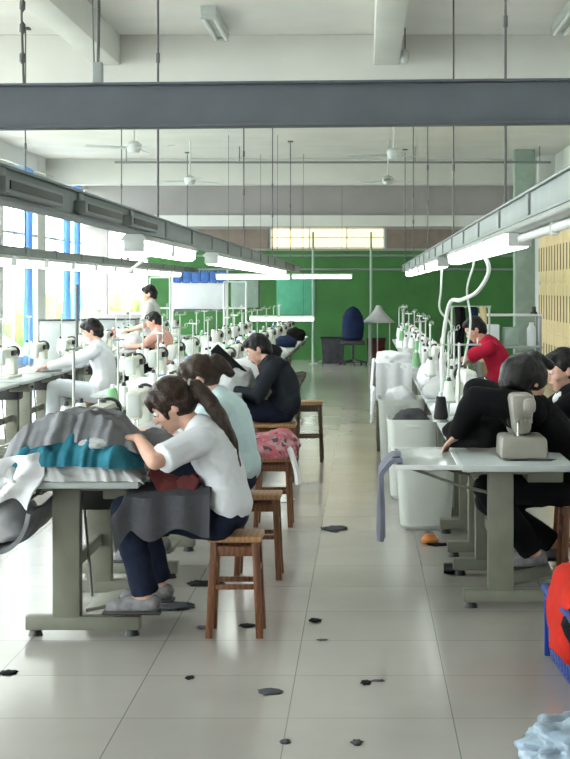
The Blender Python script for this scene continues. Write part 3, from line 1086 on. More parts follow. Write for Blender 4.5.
    # eyes, mouth
    for s in (-1, 1):
        b = B(); blob(b, hp(0.083, s * 0.033, 0.004), 0.0125 * hs); e = obj('eye', b, 'eye', t)
        b = B(); blob(b, hp(0.0905, s * 0.033, 0.001), 0.0075 * hs); obj('iris', b, 'iris', e)
        b = B(); capsule(b, hp(0.088, s * 0.018, 0.030), hp(0.076, s * 0.05, 0.032), 0.0045, 0.003); obj('eyebrow', b, hair, t)
    b = B(); blob(b, hp(0.0915, 0, -0.066), (0.007 * hs, 0.022 * hs, 0.009 * hs), HR); obj('mouth', b, 'lips', t)
    if mask:
        b = B(); blob(b, hp(0.068, 0, -0.058), (0.050 * hs, 0.064 * hs, 0.052 * hs), HR); obj('face_mask', b, 'shirt_white', t)
    # shirt
    bm = B()
    torso(bm, 0.018, 0.10, 0.955)
    torso(bm, 0.024, 0.12, 0.24)
    for s in (-1, 1):
        blob(bm, SH[s], 0.062 * size * fat)
        if sleeve == 'short':
            q = lerp(SH[s], EL[s], 0.70)
            capsule(bm, SH[s], q, 0.062 * size, 0.064 * size)
            cyl(bm, q, lerp(SH[s], EL[s], 0.84), 0.064 * size, 0.066 * size, 14)
        else:
            capsule(bm, SH[s], EL[s], 0.062 * size * fat, 0.052 * size * fat)
            cyl(bm, EL[s], lerp(EL[s], WR[s], 0.97), 0.052 * size * fat, 0.040 * size * fat, 14)
    if stand_up:
        torso(bm, 0.022, -0.02, 0.3)
    mesh_obj('shirt', bake(bm, 'shirt', voxel, 5, 0.016, 9, seed), shirt, t)
    if collar:
        b = B(); 
        capsule(b, nk + V((-0.03, -0.05, -0.02)), nk + V((-0.06, 0.0, -0.05)), 0.034, 0.032)
        capsule(b, nk + V((-0.03, 0.05, -0.02)), nk + V((-0.06, 0.0, -0.05)), 0.034, 0.032)
        capsule(b, nk + V((0.03, -0.045, 0.0)), nk + V((-0.03, -0.055, -0.02)), 0.034, 0.034)
        capsule(b, nk + V((0.03, 0.045, 0.0)), nk + V((-0.03, 0.055, -0.02)), 0.034, 0.034)
        capsule(b, nk + V((0.03, -0.045, 0.0)), nk + V((0.03, 0.045, 0.0)), 0.022, 0.022)
        mesh_obj('collar', bake(b, 'collar', 0.008, 2), collar, t)
    # trousers
    bm = B()
    torso(bm, 0.012, -0.03, 0.12)
    for s in (-1, 1):
        capsule(bm, HP[s], KN[s], 0.095 * size, 0.068 * size)
        capsule(bm, KN[s], lerp(KN[s], AN[s], 0.4), 0.068 * size, 0.068 * size)
        cyl(bm, lerp(KN[s], AN[s], 0.4), lerp(KN[s], AN[s], 0.95), 0.068 * size, 0.062 * size, 14)
    mesh_obj('trousers', bake(bm, 'trousers', voxel, 4, 0.008, 14, seed + 3), pants, t)
    # shoes
    for s in (-1, 1):
        a = AN[s]
        b = B()
        capsule(b, a + V((0.025, 0, -0.025)), a + V((-0.06, 0, -0.035)), 0.042, 0.042)
        capsule(b, a + V((-0.06, 0, -0.036)), a + V((-0.155, 0, -0.048)), 0.042, 0.034)
        for v in b.verts:
            v.co.z = max(v.co.z, a.z - 0.07)
        sh = mesh_obj('shoe', bake(b, 'shoe', 0.008, 3), 'shoe', t)
        b = B()
        box(b, a + V((-0.065, 0, -0.066)), (0.265, 0.084, 0.018), 0.008)
        obj('sole', b, 'sole', sh)
    # hair
    bm = B()
    blob(bm, hp(-0.016, 0, 0.040), (0.098 * hs * hair_scale, 0.087 * hs * hair_scale, 0.092 * hs * hair_scale), HR)
    blob(bm, hp(-0.045, 0, 0.000), (0.078 * hs * hair_scale, 0.084 * hs * hair_scale, 0.085 * hs * hair_scale), HR)
    blob(bm, hp(0.045, 0, 0.080), (0.052 * hs, 0.064 * hs, 0.036 * hs), HR)
    if style == 'short':
        for s in (-1, 1):
            capsule(bm, hp(0.02, s * 0.070, 0.045), hp(0.012, s * 0.074, 0.005), 0.018, 0.010)
        blob(bm, hp(-0.06, 0, -0.05), (0.045, 0.062, 0.05), HR)
    else:
        capsule(bm, hp(0.082, -0.03, 0.075), hp(0.092, -0.022, 0.022), 0.018, 0.010)
        capsule(bm, hp(0.082, 0.03, 0.075), hp(0.092, 0.022, 0.022), 0.018, 0.010)
        capsule(bm, hp(0.086, 0.0, 0.075), hp(0.097, 0.0, 0.025), 0.018, 0.010)
        for s in (-1, 1):
            capsule(bm, hp(0.055, s * 0.062, 0.06), hp(0.045, s * 0.072, -0.045), 0.018, 0.008)
            capsule(bm, hp(0.00, s * 0.075, 0.05), hp(-0.03, s * 0.074, 0.0), 0.020, 0.02)
    if style == 'ponytail':
        bk = hp(-0.098, 0, 0.030)
        pts = [bk, bk + V((0.05, -0.005, 0.005)), bk + V((0.105, -0.02, -0.055)), bk + V((0.165, -0.035, -0.14)), bk + V((0.215, -0.045, -0.24)), bk + V((0.245, -0.045, -0.35))]
        rs = [0.032, 0.036, 0.038, 0.034, 0.026, 0.010]
        for (a, b_, ra, rb) in zip(pts, pts[1:], rs, rs[1:]):
            capsule(bm, a, b_, ra, rb)
    if style == 'tied':
        blob(bm, hp(-0.115, 0, 0.03), (0.05, 0.05, 0.05))
        capsule(bm, hp(-0.13, 0, 0.03), hp(-0.16, 0, -0.06), 0.04, 0.025)
    ho = mesh_obj('hair', bake(bm, 'hair', 0.008, 3, 0.006, 30, seed), hair, t)
    if style == 'ponytail':
        b = B()
        R = frame_of(pts[1] - pts[0])
        for q in range(12):
            a0, a1 = 2 * PI * q / 12, 2 * PI * (q + 1) / 12
            capsule(b, bk + V((0.02, 0, 0.005)) + R @ V((0.034 * math.cos(a0), 0.034 * math.sin(a0), 0)), bk + V((0.02, 0, 0.005)) + R @ V((0.034 * math.cos(a1), 0.034 * math.sin(a1), 0)), 0.007)
        obj('hair_tie', b, 'light_grey_cloth', ho)
    return t


person('seated woman in white t-shirt and jeans with long dark ponytail, bent over her sewing', (-0.635, 6.87, 0),
       neck=(-0.125, 0, 0.945), head=(-0.245, 0.0, 1.045), pitch=32, yaw=8, deep=0.84, hl=(-0.375, -0.14, 0.905), hr=(-0.40, 0.10, 0.86), pole=(0.25, 1.0, -0.45), hair_scale=1.06,
       fl=(-0.345, -0.10, 0.115), fr=(-0.32, 0.16, 0.115), style='ponytail', hair='hair_brown', wide=0.94, bulge=0.045, voxel=0.008, seed=1, size=0.97)
person('seated woman in pale cyan shirt with tied brown hair, behind the woman in white', (-0.70, 8.22, 0),
       neck=(-0.11, 0, 0.99), head=(-0.20, 0.0, 1.09), pitch=28, yaw=0, shirt='shirt_cyan', hair='hair_brown', style='tied', wide=0.94, deep=0.86, bulge=0.055, seed=2)
person('seated man in charcoal long-sleeved top looking down at a dark panel he holds', (-0.70, 12.5, 0), seat=0.47,
       neck=(-0.11, 0, 0.97), head=(-0.185, 0, 1.075), pitch=32, sleeve='long', shirt='shirt_navy', pants='jeans', style='short', wide=1.12, bulge=0.10,
       hl=(-0.36, -0.12, 0.76), hr=(-0.37, 0.14, 0.86), fl=(-0.42, -0.12, 0.11), seed=4)
person('dark-haired person in black hunched over the tan machine', (1.12, 7.98, 0),
       neck=(-0.32, 0.02, 0.99), head=(-0.275, -0.06, 1.085), pitch=48, yaw=25, fat=1.22, hair_scale=1.16, pole=(0.25, 0.25, 0.5), sleeve='long', shirt='shirt_black', pants='trousers', style='tied', wide=1.18, bulge=0.06,
       hl=(-0.63, -0.05, 0.80), hr=(-0.52, 0.22, 0.80), fl=(-0.22, -0.10, 0.11), fr=(-0.08, 0.14, 0.11), seed=5, size=1.06)
person('upright seated person in black just behind the person hunched over the tan machine', (1.33, 9.20, 0),
       neck=(-0.085, 0, 0.945), head=(-0.11, 0, 1.08), pitch=14, yaw=12, sleeve='long', shirt='shirt_black', pants='trousers', style='short', wide=1.15, collar='shirt_white', seed=6, size=1.05, bulge=0.07)
person('far seated person in crimson top leaning over the white tub row', (1.30, 15.0, 0),
       neck=(-0.10, 0, 1.06), head=(-0.19, 0, 1.17), pitch=30, sleeve='short', shirt='shirt_red', pants='trousers', style='short', bulge=0.10, seed=7, voxel=0.012)
person('seated person in white with a face mask at the window row', (-2.62, 15.0, 0),
       neck=(-0.06, 0, 1.02), head=(-0.10, 0, 1.15), pitch=22, sleeve='long', shirt='shirt_white', pants='pale_trousers', style='short', mask=True, seed=8, voxel=0.012, wide=1.15)
person('far seated person in salmon top at the window row', (-2.66, 20.1, 0),
       neck=(-0.10, 0, 1.02), head=(-0.16, 0, 1.14), pitch=25, sleeve='short', shirt='shirt_pink', pants='trousers', style='short', seed=9, voxel=0.014)
person('far standing person in a grey top behind the person in salmon', (-2.93, 20.8, 0), seat=0.80, stand_up=True,
       neck=(-0.02, 0, 1.37), head=(-0.05, 0, 1.50), pitch=15, shirt='light_grey_cloth', pants='trousers', style='short', bulge=0.0, seed=10, voxel=0.014,
       hl=(-0.3, -0.15, 1.0), hr=(-0.3, 0.15, 1.0), fl=(-0.03, -0.1, 0.0), fr=(-0.03, 0.1, 0.0))

# ------------------------------------------------------------------ cloth on the woman's lap and table
X0, Y0 = -0.575, 6.87


def lap(u, v):
    # u along the thigh (hip -> beyond the knee), v across from the aisle-near hem over the legs
    x = lerp(-0.685, -1.12, u)
    rise = 0.690 - 0.020 * u
    w = lerp(-1, 1, v)
    drop = 0.0
    a = abs(w)
    yy = 0.215 * max(-1, min(1, w / 0.55))
    if a > 0.55:
        drop = (a - 0.55) / 0.45 * (0.165 + 0.03 * math.sin(11 * u + 1) + (-0.05 if w > 0 else 0.0)) 
    z = rise - drop - 0.03 * (min(a, 0.55) / 0.55) ** 3
    if u > 0.85:
        z -= (u - 0.85) * 0.6
    yy += 0.014 * math.sin(u * 17 + 2 * v) * (1 if a > 0.5 else 0.2)
    x += 0.02 * max(0, a - 0.55) / 0.45 * u
    return V((x, Y0 + yy, z + 0.010 * nz((x, w, 0), 9)))


bm = B(); sheet(bm, lap, 34, 44, 0.008)
tag(obj('grey_cloth', bm, 'grey_cloth'), "charcoal grey cloth draped over the ponytailed woman's lap", 'cloth')


def crumple(name, c, r, m, label, cat, seed=0, amp=0.25, fs=5.0, flat=0.0, group=None, rot=0.0, sub=4, boxy=0.0):
    """a closed crumpled garment"""
    bm = B()
    q = bmesh.ops.create_icosphere(bm, subdivisions=sub, radius=1.0)
    for v in bm.verts:
        p = v.co.copy()
        n1 = mnoise.noise(p * fs * 0.35 + V((seed, 0, seed)))
        n2 = 1 - 2 * abs(mnoise.noise(p * fs * 0.55 + V((0, seed * 2, 3))))
        n3 = 1 - 2 * abs(mnoise.noise(p * fs * 1.3 + V((5, seed, 1))))
        if boxy:
            mxx = max(abs(p.x), abs(p.y), abs(p.z))
            p = p.lerp(p / mxx, boxy)
        k = 1 + amp * (0.9 * n1 + 0.45 * n2 + 0.2 * n3)
        v.co = V((p.x * r[0] * k, p.y * r[1] * k, p.z * r[2] * k))
        if v.co.z < -r[2] * 0.55:
            v.co.z = -r[2] * 0.55
    bmesh.ops.rotate(bm, cent=(0, 0, 0), matrix=Matrix.Rotation(rot, 3, 'Z'), verts=bm.verts)
    o = obj(name, bm, m, loc=(c[0], c[1], c[2] + r[2] * 0.55), angle=180)
    return tag(o, label, cat, group)


# maroon garment in front of the woman
def maroon(u, v):
    a = lerp(-0.5, 0.5, v)
    x = lerp(-0.97, -0.755, u) + 0.015 * math.sin(12 * v)
    z = lerp(0.80, 0.735, u) - 0.06 * math.sin(u * PI) + 0.02 * nz((u * 3, v * 3, 0), 2)
    y_ = Y0 - 0.06 + a * 0.2
    z -= 0.06 * (abs(a) * 2) ** 3
    return V((x, y_, z))


bm = B(); sheet(bm, maroon, 24, 24, 0.02)
tag(obj('maroon_garment', bm, 'maroon_cloth'), 'dark maroon garment bunched between the ponytailed woman and the table', 'garment')

# layered pile of garments on the first table
def pile_layer(name, m, label, zf_top, zf_bot, x0, x1, y0, y1, seed, nu=90, nv=50, ragged=0.07):
    bm = B()
    top, bot = [], []
    for i in range(nu + 1):
        u = i / nu
        rt, rb = [], []
        for j in range(nv + 1):
            v = j / nv
            x = lerp(x0, x1, u) + ragged * nz((0, v * 4, 0), 1, seed)
            yy = lerp(y0, y1, v) + ragged * (nz((u * 5, 0, 0), 1.3, seed + 2) + 0.4 * nz((u * 16, 0, 0), 1.3, seed + 5)) * (1 - v)
            edge = min(1, min(u, 1 - u) * 7) * min(1, min(v, 1 - v) * 6)
            edge = edge ** 0.6
            zt, zb = zf_top(x, yy), zf_bot(x, yy)
            fold = 0.030 * (1 - 2.6 * abs(mnoise.noise(V((x * 4 + yy * 7, yy * 4 - x * 3, seed))))) + 0.018 * (1 - 2.6 * abs(mnoise.noise(V((x * 11 - yy * 9, yy * 9 + x * 5, seed + 4))))) + 0.006 * nz((x, yy, seed), 26)
            zb2 = zb + 0.002
            zt2 = max(zb2 + 0.004 + (zt - zb + fold) * edge, zb2 + 0.004)
            rt.append(bm.verts.new((x, yy, zt2)))
            rb.append(bm.verts.new((x, yy, zb2)))
        top.append(rt)
        bot.append(rb)
    for i in range(nu):
        for j in range(nv):
            bm.faces.new((top[i][j], top[i + 1][j], top[i + 1][j + 1], top[i][j + 1]))
            bm.faces.new((bot[i][j], bot[i][j + 1], bot[i + 1][j + 1], bot[i + 1][j]))
    for i in range(nu):
        bm.faces.new((top[i][0], bot[i][0], bot[i + 1][0], top[i + 1][0]))
        bm.faces.new((top[i][nv], top[i + 1][nv], bot[i + 1][nv], bot[i][nv]))
    for j in range(nv):
        bm.faces.new((top[0][j], top[0][j + 1], bot[0][j + 1], bot[0][j]))
        bm.faces.new((top[nu][j], bot[nu][j], bot[nu][j + 1], top[nu][j + 1]))
    return tag(obj(name, bm, m, angle=60), label, 'garment', 'garments heaped on the nearest table')


def droop(x):
    return -1.1 * max(0.0, -1.56 - x) ** 1.15 - 1.6 * max(0.0, x + 0.985) ** 1.1


def hump(x, H):
    q = (x + 1.28) / 0.42
    return 0.724 + H * max(0.0, 1 - abs(q) ** 2.3) + droop(x)


L0 = lambda x, y: 0.722 + droop(x)
L1 = lambda x, y: hump(x, 0.050) + 0.012
L2 = lambda x, y: hump(x, 0.135) + 0.016
L2b = lambda x, y: hump(x, 0.145) + 0.018
L3 = lambda x, y: hump(x, 0.225) + 0.03
pile_layer('white_garment', 'light_grey_cloth', 'pale grey garment at the bottom of the heap on the nearest table', L1, L0, -1.74, -1.00, 6.63, 7.12, 1.0)
pile_layer('teal_garment', 'teal_cloth', 'teal blue garment in the middle of the heap on the nearest table', L2, L1, -1.63, -1.01, 6.655, 7.10, 2.0)
pile_layer('grey_jacket', 'mid_grey_cloth', 'mid grey jacket on top of the heap on the nearest table', L3, L2b, -1.72, -1.02, 6.70, 7.10, 3.0)
crumple('printed_garment', (-1.20, 6.735, 0.862), (0.075, 0.05, 0.03), 'light_grey_cloth', 'small crumpled pale garment poking out under the grey jacket', 'garment', 4, group='garments heaped on the nearest table')
crumple('grey_garment', (-0.985, 7.06, 0.80), (0.10, 0.10, 0.075), 'mid_grey_cloth', "grey garment bunched under the ponytailed woman's hands", 'garment', 6, sub=4)

# cloth sling with white garments at the window side of the first table
def sling(u, v):
    a = lerp(-0.98, 0.98, u)
    return V((-1.625 + a * 0.145, lerp(6.63, 7.28, v), 0.625 - 0.215 * math.sqrt(max(0, 1 - a * a)) + 0.006 * math.sin(9 * v)))


t = thing('garment_sling', 'grey cloth sling hung on the window side of the nearest table, full of white cloth', 'sling', (0, 0, 0))
bm = B(); sheet(bm, sling, 30, 20, 0.02); obj('sling_cloth', bm, 'mid_grey_cloth', t)
bm = B()
for yy in (6.65, 7.26):
    tube(bm, [(-1.77, yy, 0.66), (-1.66, yy, 0.675), (-1.56, yy, 0.682), (-1.5, yy, 0.682)], 0.008)
for xx in (-1.767, -1.483):
    tube(bm, [(xx, 6.62, 0.645), (xx, 7.29, 0.645)], 0.009)
obj('rail', bm, 'chrome', t)
crumple('white_bundle', (-1.63, 6.93, 0.445), (0.105, 0.31, 0.11), 'white_cloth', 'white cloth bundle lying in the grey sling by the nearest table', 'cloth', 9, amp=0.18)


def white_drop(u, v):
    x = lerp(-1.72, -1.445 + 0.03 * math.sin(v * 5), u)
    z = lerp(0.80 + 0.05 * u, 0.625 - 0.03 * math.sin(u * 7), v)
    y_ = 6.665 - 0.075 * math.sin(v * PI * 0.5) + 0.022 * math.sin(u * 13 + 4 * v) + 0.012 * math.sin(17 * v + 6 * u)
    return V((x, y_, z))


bm = B(); sheet(bm, white_drop, 24, 24, 0.008)
tag(obj('white_cloth', bm, 'white_cloth'), 'white cloth hanging off the window side of the garment heap', 'cloth')

# pieces held or lying by the others
crumple('blue_grey_garment', (-1.13, 7.30, 0.722), (0.14, 0.12, 0.10), 'lavender_cloth', "blue grey garment under the needle of the first stool row machine", 'garment', 11)
crumple('pink_garment', (-0.60, 9.97, 0.46), (0.16, 0.16, 0.105), 'plaid', 'pink and maroon patterned garments heaped on a stool', 'garment', 13, amp=0.3)


def pink_drop(u, v):
    return V((-0.50 + 0.06 * math.sin(PI * v * 0.5) + 0.01 * math.sin(10 * u), lerp(9.82, 10.05, u), lerp(0.53, 0.29, v) + 0.02 * math.sin(6 * u)))


bm = B(); sheet(bm, pink_drop, 16, 16, 0.02)
tag(obj('white_garment', bm, 'white_cloth'), 'white garment hanging from the pink heap on the stool', 'garment')
bm = B(); box(bm, (0, 0, 0), (0.34, 0.035, 0.09), 0.012, rot=(0, 0.75, 0))
o = obj('stiff_card', bm, 'black_cloth'); o.location = (-1.12, 12.42, 0.97)
tag(o, 'stiff black card held up by the man in charcoal', 'card')
crumple('pale_garment', (-1.05, 12.5, 0.722), (0.14, 0.16, 0.13), 'light_grey_cloth', 'pale garment under the hands of the man in charcoal', 'garment', 15)

# garments on tables, farther back
gspec = [('stool', 1, 'light_grey_cloth', 'pale grey'), ('stool', 2, 'white_cloth', 'white'), ('stool', 5, 'white_cloth', 'white'), ('stool', 6, 'maroon_cloth', 'maroon'), ('stool', 7, 'light_grey_cloth', 'pale grey'),
         ('stool', 8, 'black_cloth', 'black'), ('stool', 9, 'white_cloth', 'white'), ('stool', 11, 'navy_cloth', 'navy'), ('stool', 13, 'black_cloth', 'black'),
         ('tub', 2, 'white_cloth', 'white'), ('tub', 3, 'light_grey_cloth', 'pale grey'), ('tub', 4, 'white_cloth', 'white'), ('tub', 6, 'white_cloth', 'white'), ('tub', 8, 'light_grey_cloth', 'pale grey'), ('tub', 10, 'white_cloth', 'white'),
         ('paired', 0, 'white_cloth', 'white'), ('paired', 2, 'light_grey_cloth', 'pale grey'), ('paired', 4, 'white_cloth', 'white'), ('paired', 5, 'shirt_red', 'crimson'), ('paired', 7, 'black_cloth', 'black'), ('window', 1, 'white_cloth', 'white'), ('window', 3, 'light_grey_cloth', 'pale grey'), ('window', 5, 'shirt_red', 'red'), ('window', 7, 'white_cloth', 'white'), ('window', 9, 'maroon_cloth', 'maroon')]
for i, (rk, k, m, cn) in enumerate(gspec):
    where, X, YS = ROWS[rk]
    crumple('garment', (X + (0.14 if rk != 'tub' else -0.12), YS[k] - 0.32, 0.72), (0.15, 0.20, 0.075 + 0.03 * (i % 3)), m,
            '%s garment on the %snearest table in the row %s' % (cn, '' if k == 0 else ORD[k] + '-', where), 'garment', 20 + i, group='garments lying on the machine tables', sub=3)

# ------------------------------------------------------------------ right foreground: board, towel, tubs, crate, bag
t = thing('extension_board', 'pale frosted board reaching into the aisle from the nearest tub row table', 'board', (0.31, 7.72, 0))
b = B(); box(b, (0, 0, 0.705), (0.30, 0.82, 0.012), 0.003); obj('panel', b, 'acrylic', t)
b = B()
for s in (-1, 1):
    box(b, (0, s * 0.41, 0.705), (0.33, 0.018, 0.024), 0.003)
    box(b, (s * 0.155, 0, 0.705), (0.018, 0.82, 0.024), 0.003)
obj('rim', b, 'frame', t)
for s in (-1, 1):
    b = B(); tube(b, [(-0.08, s * 0.3, 0.69), (0.17, s * 0.3, 0.60), (0.30, s * 0.3, 0.57)], 0.008); obj('bracket', b, 'leg', t)
b = B(); lathe(b, [(0, 0), (0.03, 0.0), (0.03, 0.01), (0.018, 0.03), (0, 0.032)], (-0.15, -0.30, 0.717)); obj('clip_knob', b, 'dark', t)


def towel(u, v):
    s = v * 2 - 1
    x = 0.118 - (0.0 if s < 0 else 0.0)
    z = 0.735 - 0.40 * abs(s) ** 1.0
    off = 0.026 if s > 0 else -0.026
    if abs(s) < 0.06:
        off = 0.026 * s / 0.06
    return V((0.135 + (-off if True else 0) - 0.012 + 0.008 * math.sin(u * 13 + 4 * v) - 0.02 * abs(s), lerp(7.40, 7.74, u) + 0.01 * math.sin(9 * v), z + 0.012 * math.sin(7 * u)))


def towel2(u, v):
    s = lerp(-0.12, 1.0, v)
    if s < 0:
        x, z = 0.147 - s * 0.35, 0.732
    else:
        x, z = 0.140 - 0.055 * min(1, s * 6) + 0.012 * math.sin(u * 15 + 3 * s) * s, 0.732 - 0.40 * s
    return V((x, lerp(7.36, 7.72, u) + 0.015 * math.sin(8 * s), z))


bm = B(); sheet(bm, towel2, 20, 30, 0.022)
tag(obj('hanging_towel', bm, 'lavender_cloth'), 'grey lavender cloth hanging off the end of the frosted board', 'towel')


def tub(loc, w, l, h, label, taper=0.84):
    t = thing('plastic_tub', label, 'tub', loc)
    bm = B()
    n = 20

    def ring(sx, sy, z, rr=0.06):
        out = []
        for k in range(4):
            cx, cy = ((1, 1), (-1, 1), (-1, -1), (1, -1))[k]
            for q in range(5):
                a = PI / 2 * k + PI / 2 * q / 4
                out.append(bm.verts.new((cx * (sx / 2 - rr) + rr * math.cos(a), cy * (sy / 2 - rr) + rr * math.sin(a), z)))
        return out
    R = [ring(w * taper - 0.05, l * taper - 0.05, 0.0), ring(w * taper, l * taper, 0.03), ring(w * 0.97, l * 0.97, h - 0.02), ring(w, l, h - 0.02), ring(w, l, h),
         ring(w * 0.95, l * 0.95, h), ring(w * taper * 0.96, l * taper * 0.96, 0.04), ring(w * taper * 0.9, l * taper * 0.9, 0.015)]
    for a, c in zip(R, R[1:]):
        for k in range(n):
            bm.faces.new((a[k], a[(k + 1) % n], c[(k + 1) % n], c[k]))
    bm.faces.new(R[0][::-1])
    bm.faces.new(R[-1])
    obj('tub_body', bm, 'tub', t)
    b = B(); box(b, (0, -l / 2 - 0.004, h - 0.05), (w * 0.3, 0.02, 0.025), 0.006); obj('grip', b, 'tub', t)
    return t


tub((0.405, 9.97, 0.0), 0.39, 0.46, 0.46, 'translucent white plastic tub on the floor, seen below the frosted board')
tub((0.36, 11.35, 0.0), 0.38, 0.44, 0.60, 'white plastic tub holding dark cloth, standing behind the frosted board')
tub((0.33, 13.45, 0.0), 0.42, 0.58, 0.60, 'white plastic tub heaped with white cloth beyond the dark cloth tub')
crumple('dark_cloth', (0.355, 11.35, 0.50), (0.14, 0.16, 0.10), 'grey_cloth', 'dark grey cloth filling a white tub in the aisle', 'cloth', 41)
crumple('white_cloth_heap', (0.32, 13.45, 0.50), (0.14, 0.20, 0.12), 'white_cloth', 'white cloth bulging from the farthest white tub', 'cloth', 43, amp=0.2)


def wdrape(u, v):
    return V((0.085 + 0.012 * math.sin(u * 12) - 0.015 * v, lerp(13.25, 13.65, u), lerp(0.66, 0.40, v) + 0.05 * math.sin(5 * u)))


def bigwhite(u, v):
    a = lerp(-1, 1, u)
    x = 0.36 + a * 0.30
    return V((x, lerp(14.3, 15.4, v) + 0.02 * math.sin(9 * u), 0.79 + 0.07 * (1 - a * a) + 0.02 * nz((u * 5, v * 5, 0), 1) - 0.30 * max(0, -a - 0.35) - 0.15 * max(0, 0.2 - v)))


bm = B(); sheet(bm, wdrape, 18, 14, 0.012)
tag(obj('white_sheet', bm, 'white_cloth'), 'white cloth hanging over the aisle side of the farthest tub', 'cloth')
t = thing('cutting_bench', 'low white topped side bench heaped with white cloth at the aisle', 'bench', (0.28, 14.95, 0))
b = B(); box(b, (0, 0, 0.73), (0.34, 1.0, 0.03), 0.005); obj('bench_top', b, 'top', t)
for sx in (-1, 1):
    for sy in (-1, 1):
        b = B(); box(b, (sx * 0.14, sy * 0.45, 0.36), (0.03, 0.03, 0.715), 0.003); obj('leg', b, 'leg', t)
crumple('white_garments', (0.285, 14.92, 0.745), (0.165, 0.50, 0.125), 'white_cloth', 'long white garment heap on the side bench at the aisle', 'garment', 45, amp=0.14, boxy=0.7)
crumple('black_garment', (0.60, 8.0, 0.735), (0.16, 0.10, 0.11), 'black_cloth', 'black garment being sewn on the nearest tub row table', 'garment', 47)
def benchdrape(u, v):
    return V((lerp(0.115, 0.46, u), 14.40 - 0.012 * math.sin(u * 15) - 0.02 * v, lerp(0.86, 0.50 + 0.05 * math.sin(u * 9), v)))


bm = B(); sheet(bm, benchdrape, 20, 16, 0.012)
tag(obj('white_drape', bm, 'white_cloth'), 'white cloth hanging down the front of the side bench', 'cloth')


def benchside(u, v):
    return V((0.098 - 0.012 * math.sin(u * 19) - 0.02 * v, lerp(14.40, 15.4, u), lerp(0.86, 0.52 + 0.06 * math.sin(u * 11), v)))


bm = B(); sheet(bm, benchside, 30, 16, 0.012)
tag(obj('white_drape', bm, 'white_cloth'), 'white cloth hanging down the aisle side of the side bench', 'cloth')
# orange bobbin on the floor under the tub
bm = B(); lathe(bm, [(0, 0), (0.05, 0), (0.055, 0.02), (0.03, 0.05), (0, 0.05)]); o = obj('orange_cap', bm, 'orange', loc=(0.41, 9.33, 0))
tag(o, 'orange plastic cap on the floor in front of the translucent tub', 'cap')

# blue crate with red and black cloth
t = thing('plastic_crate', 'blue lattice plastic crate with red cloth, at the right foreground', 'crate', (1.035, 6.0, 0), rotz=0.05)
W, Lc, H = 0.48, 0.86, 0.30


def crate_side(ax, s):
    bm = B()
    ln = W if ax == 'x' else Lc
    n = 7 if ax == 'x' else 12

    def P(a, z):
        k = 0.90 + 0.10 * z / H
        return (a * k, s * Lc / 2 * k, z) if ax == 'x' else (s * W / 2 * k, a * k, z)
    for i in range(n + 1):
        a = -ln / 2 + ln * i / n
        a0 = max(-ln / 2 + 0.008, min(ln / 2 - 0.008, a))
        tube(bm, [P(a0, 0.01), P(a0, H)], 0.008, 6)
    for z in (0.012, 0.08, 0.15, 0.22):
        tube(bm, [P(-ln / 2, z), P(ln / 2, z)], 0.008, 6)
    tube(bm, [P(-ln / 2, H), P(ln / 2, H)], 0.018, 8)
    tube(bm, [P(-ln / 2, H - 0.035), P(ln / 2, H - 0.035)], 0.012, 8)
    obj('side', bm, 'blue_plastic', t)


for ax in 'xy':
    for s in (-1, 1):
        crate_side(ax, s)
b = B(); box(b, (0, 0, 0.008), (W * 0.9, Lc * 0.9, 0.012)); obj('bottom', b, 'blue_plastic', t)
for sx in (-1, 1):
    b = B(); box(b, (sx * (W / 2 - 0.01), Lc / 2 - 0.01, 0.16), (0.03, 0.03, 0.30), 0.005, taper=(1, 1)); obj('corner_post', b, 'blue_plastic', t)
crumple('red_cloth', (0.985, 6.13, 0.10), (0.225, 0.30, 0.215), 'red_cloth', 'scarlet cloth bulging over the blue crate', 'cloth', 51, amp=0.12, boxy=0.45)
crumple('black_cloth', (0.99, 5.83, 0.14), (0.19, 0.14, 0.17), 'black_cloth', 'black cloth lying beside the scarlet cloth in the crate', 'cloth', 52, amp=0.2)
crumple('yellow_scrap', (1.00, 6.33, 0.41), (0.09, 0.05, 0.03), 'locker', 'small yellowish scrap on top of the scarlet cloth', 'scrap', 54)
crumple('plastic_bag', (0.76, 4.93, 0.0), (0.20, 0.22, 0.105), 'bag', 'crumpled pale blue plastic bag on the floor at the bottom corner', 'bag', 55, amp=0.34, fs=11, sub=5)

# ------------------------------------------------------------------ floor scraps
def scrap(pxx, pyy, r, m, label, seed):
    d = pyy - 288
    Y = 1500 * 1.58 / d
    crumple('cloth_scrap', ((pxx - 364) * Y / 1500, Y, 0.001), (r[0], r[1], min(r[2], 0.012) * 0.45), m, label, 'scrap', seed, amp=0.75, fs=6, group='scraps on the floor', sub=3)


scrap(335, 529, (0.065, 0.09, 0.016), 'grey_cloth', 'largest grey green scrap lying in the aisle by the dark cloth', 61)
scrap(315, 621, (0.022, 0.035, 0.007), 'black_cloth', 'dark scrap on the aisle floor level with the nearest stool', 62)
scrap(366, 683, (0.016, 0.026, 0.006), 'black_cloth', 'small black scrap in the middle of the foreground floor', 63)
scrap(378, 681, (0.02, 0.012, 0.004), 'grey_cloth', 'thin grey scrap just beside the small black scrap', 64)
scrap(270, 692, (0.035, 0.035, 0.006), 'grey_cloth', 'grey scrap on the foreground tile below the nearest stool', 65)
scrap(285, 742, (0.014, 0.02, 0.005), 'grey_cloth', 'tiny grey scrap at the bottom on the tile joint', 66)
scrap(8, 673, (0.028, 0.03, 0.007), 'black_cloth', 'black scrap on the floor at the far window side corner of the foreground', 67)
scrap(190, 678, (0.014, 0.02, 0.005), 'black_cloth', 'tiny black scrap between the nearest table and the grey scrap', 68)
scrap(357, 743, (0.014, 0.024, 0.005), 'grey_cloth', 'tiny grey scrap at the bottom, beside the aisle centre', 69)
scrap(207, 584, (0.075, 0.06, 0.022), 'black_cloth', 'black cloth scrap on the floor behind the nearest stool', 70)
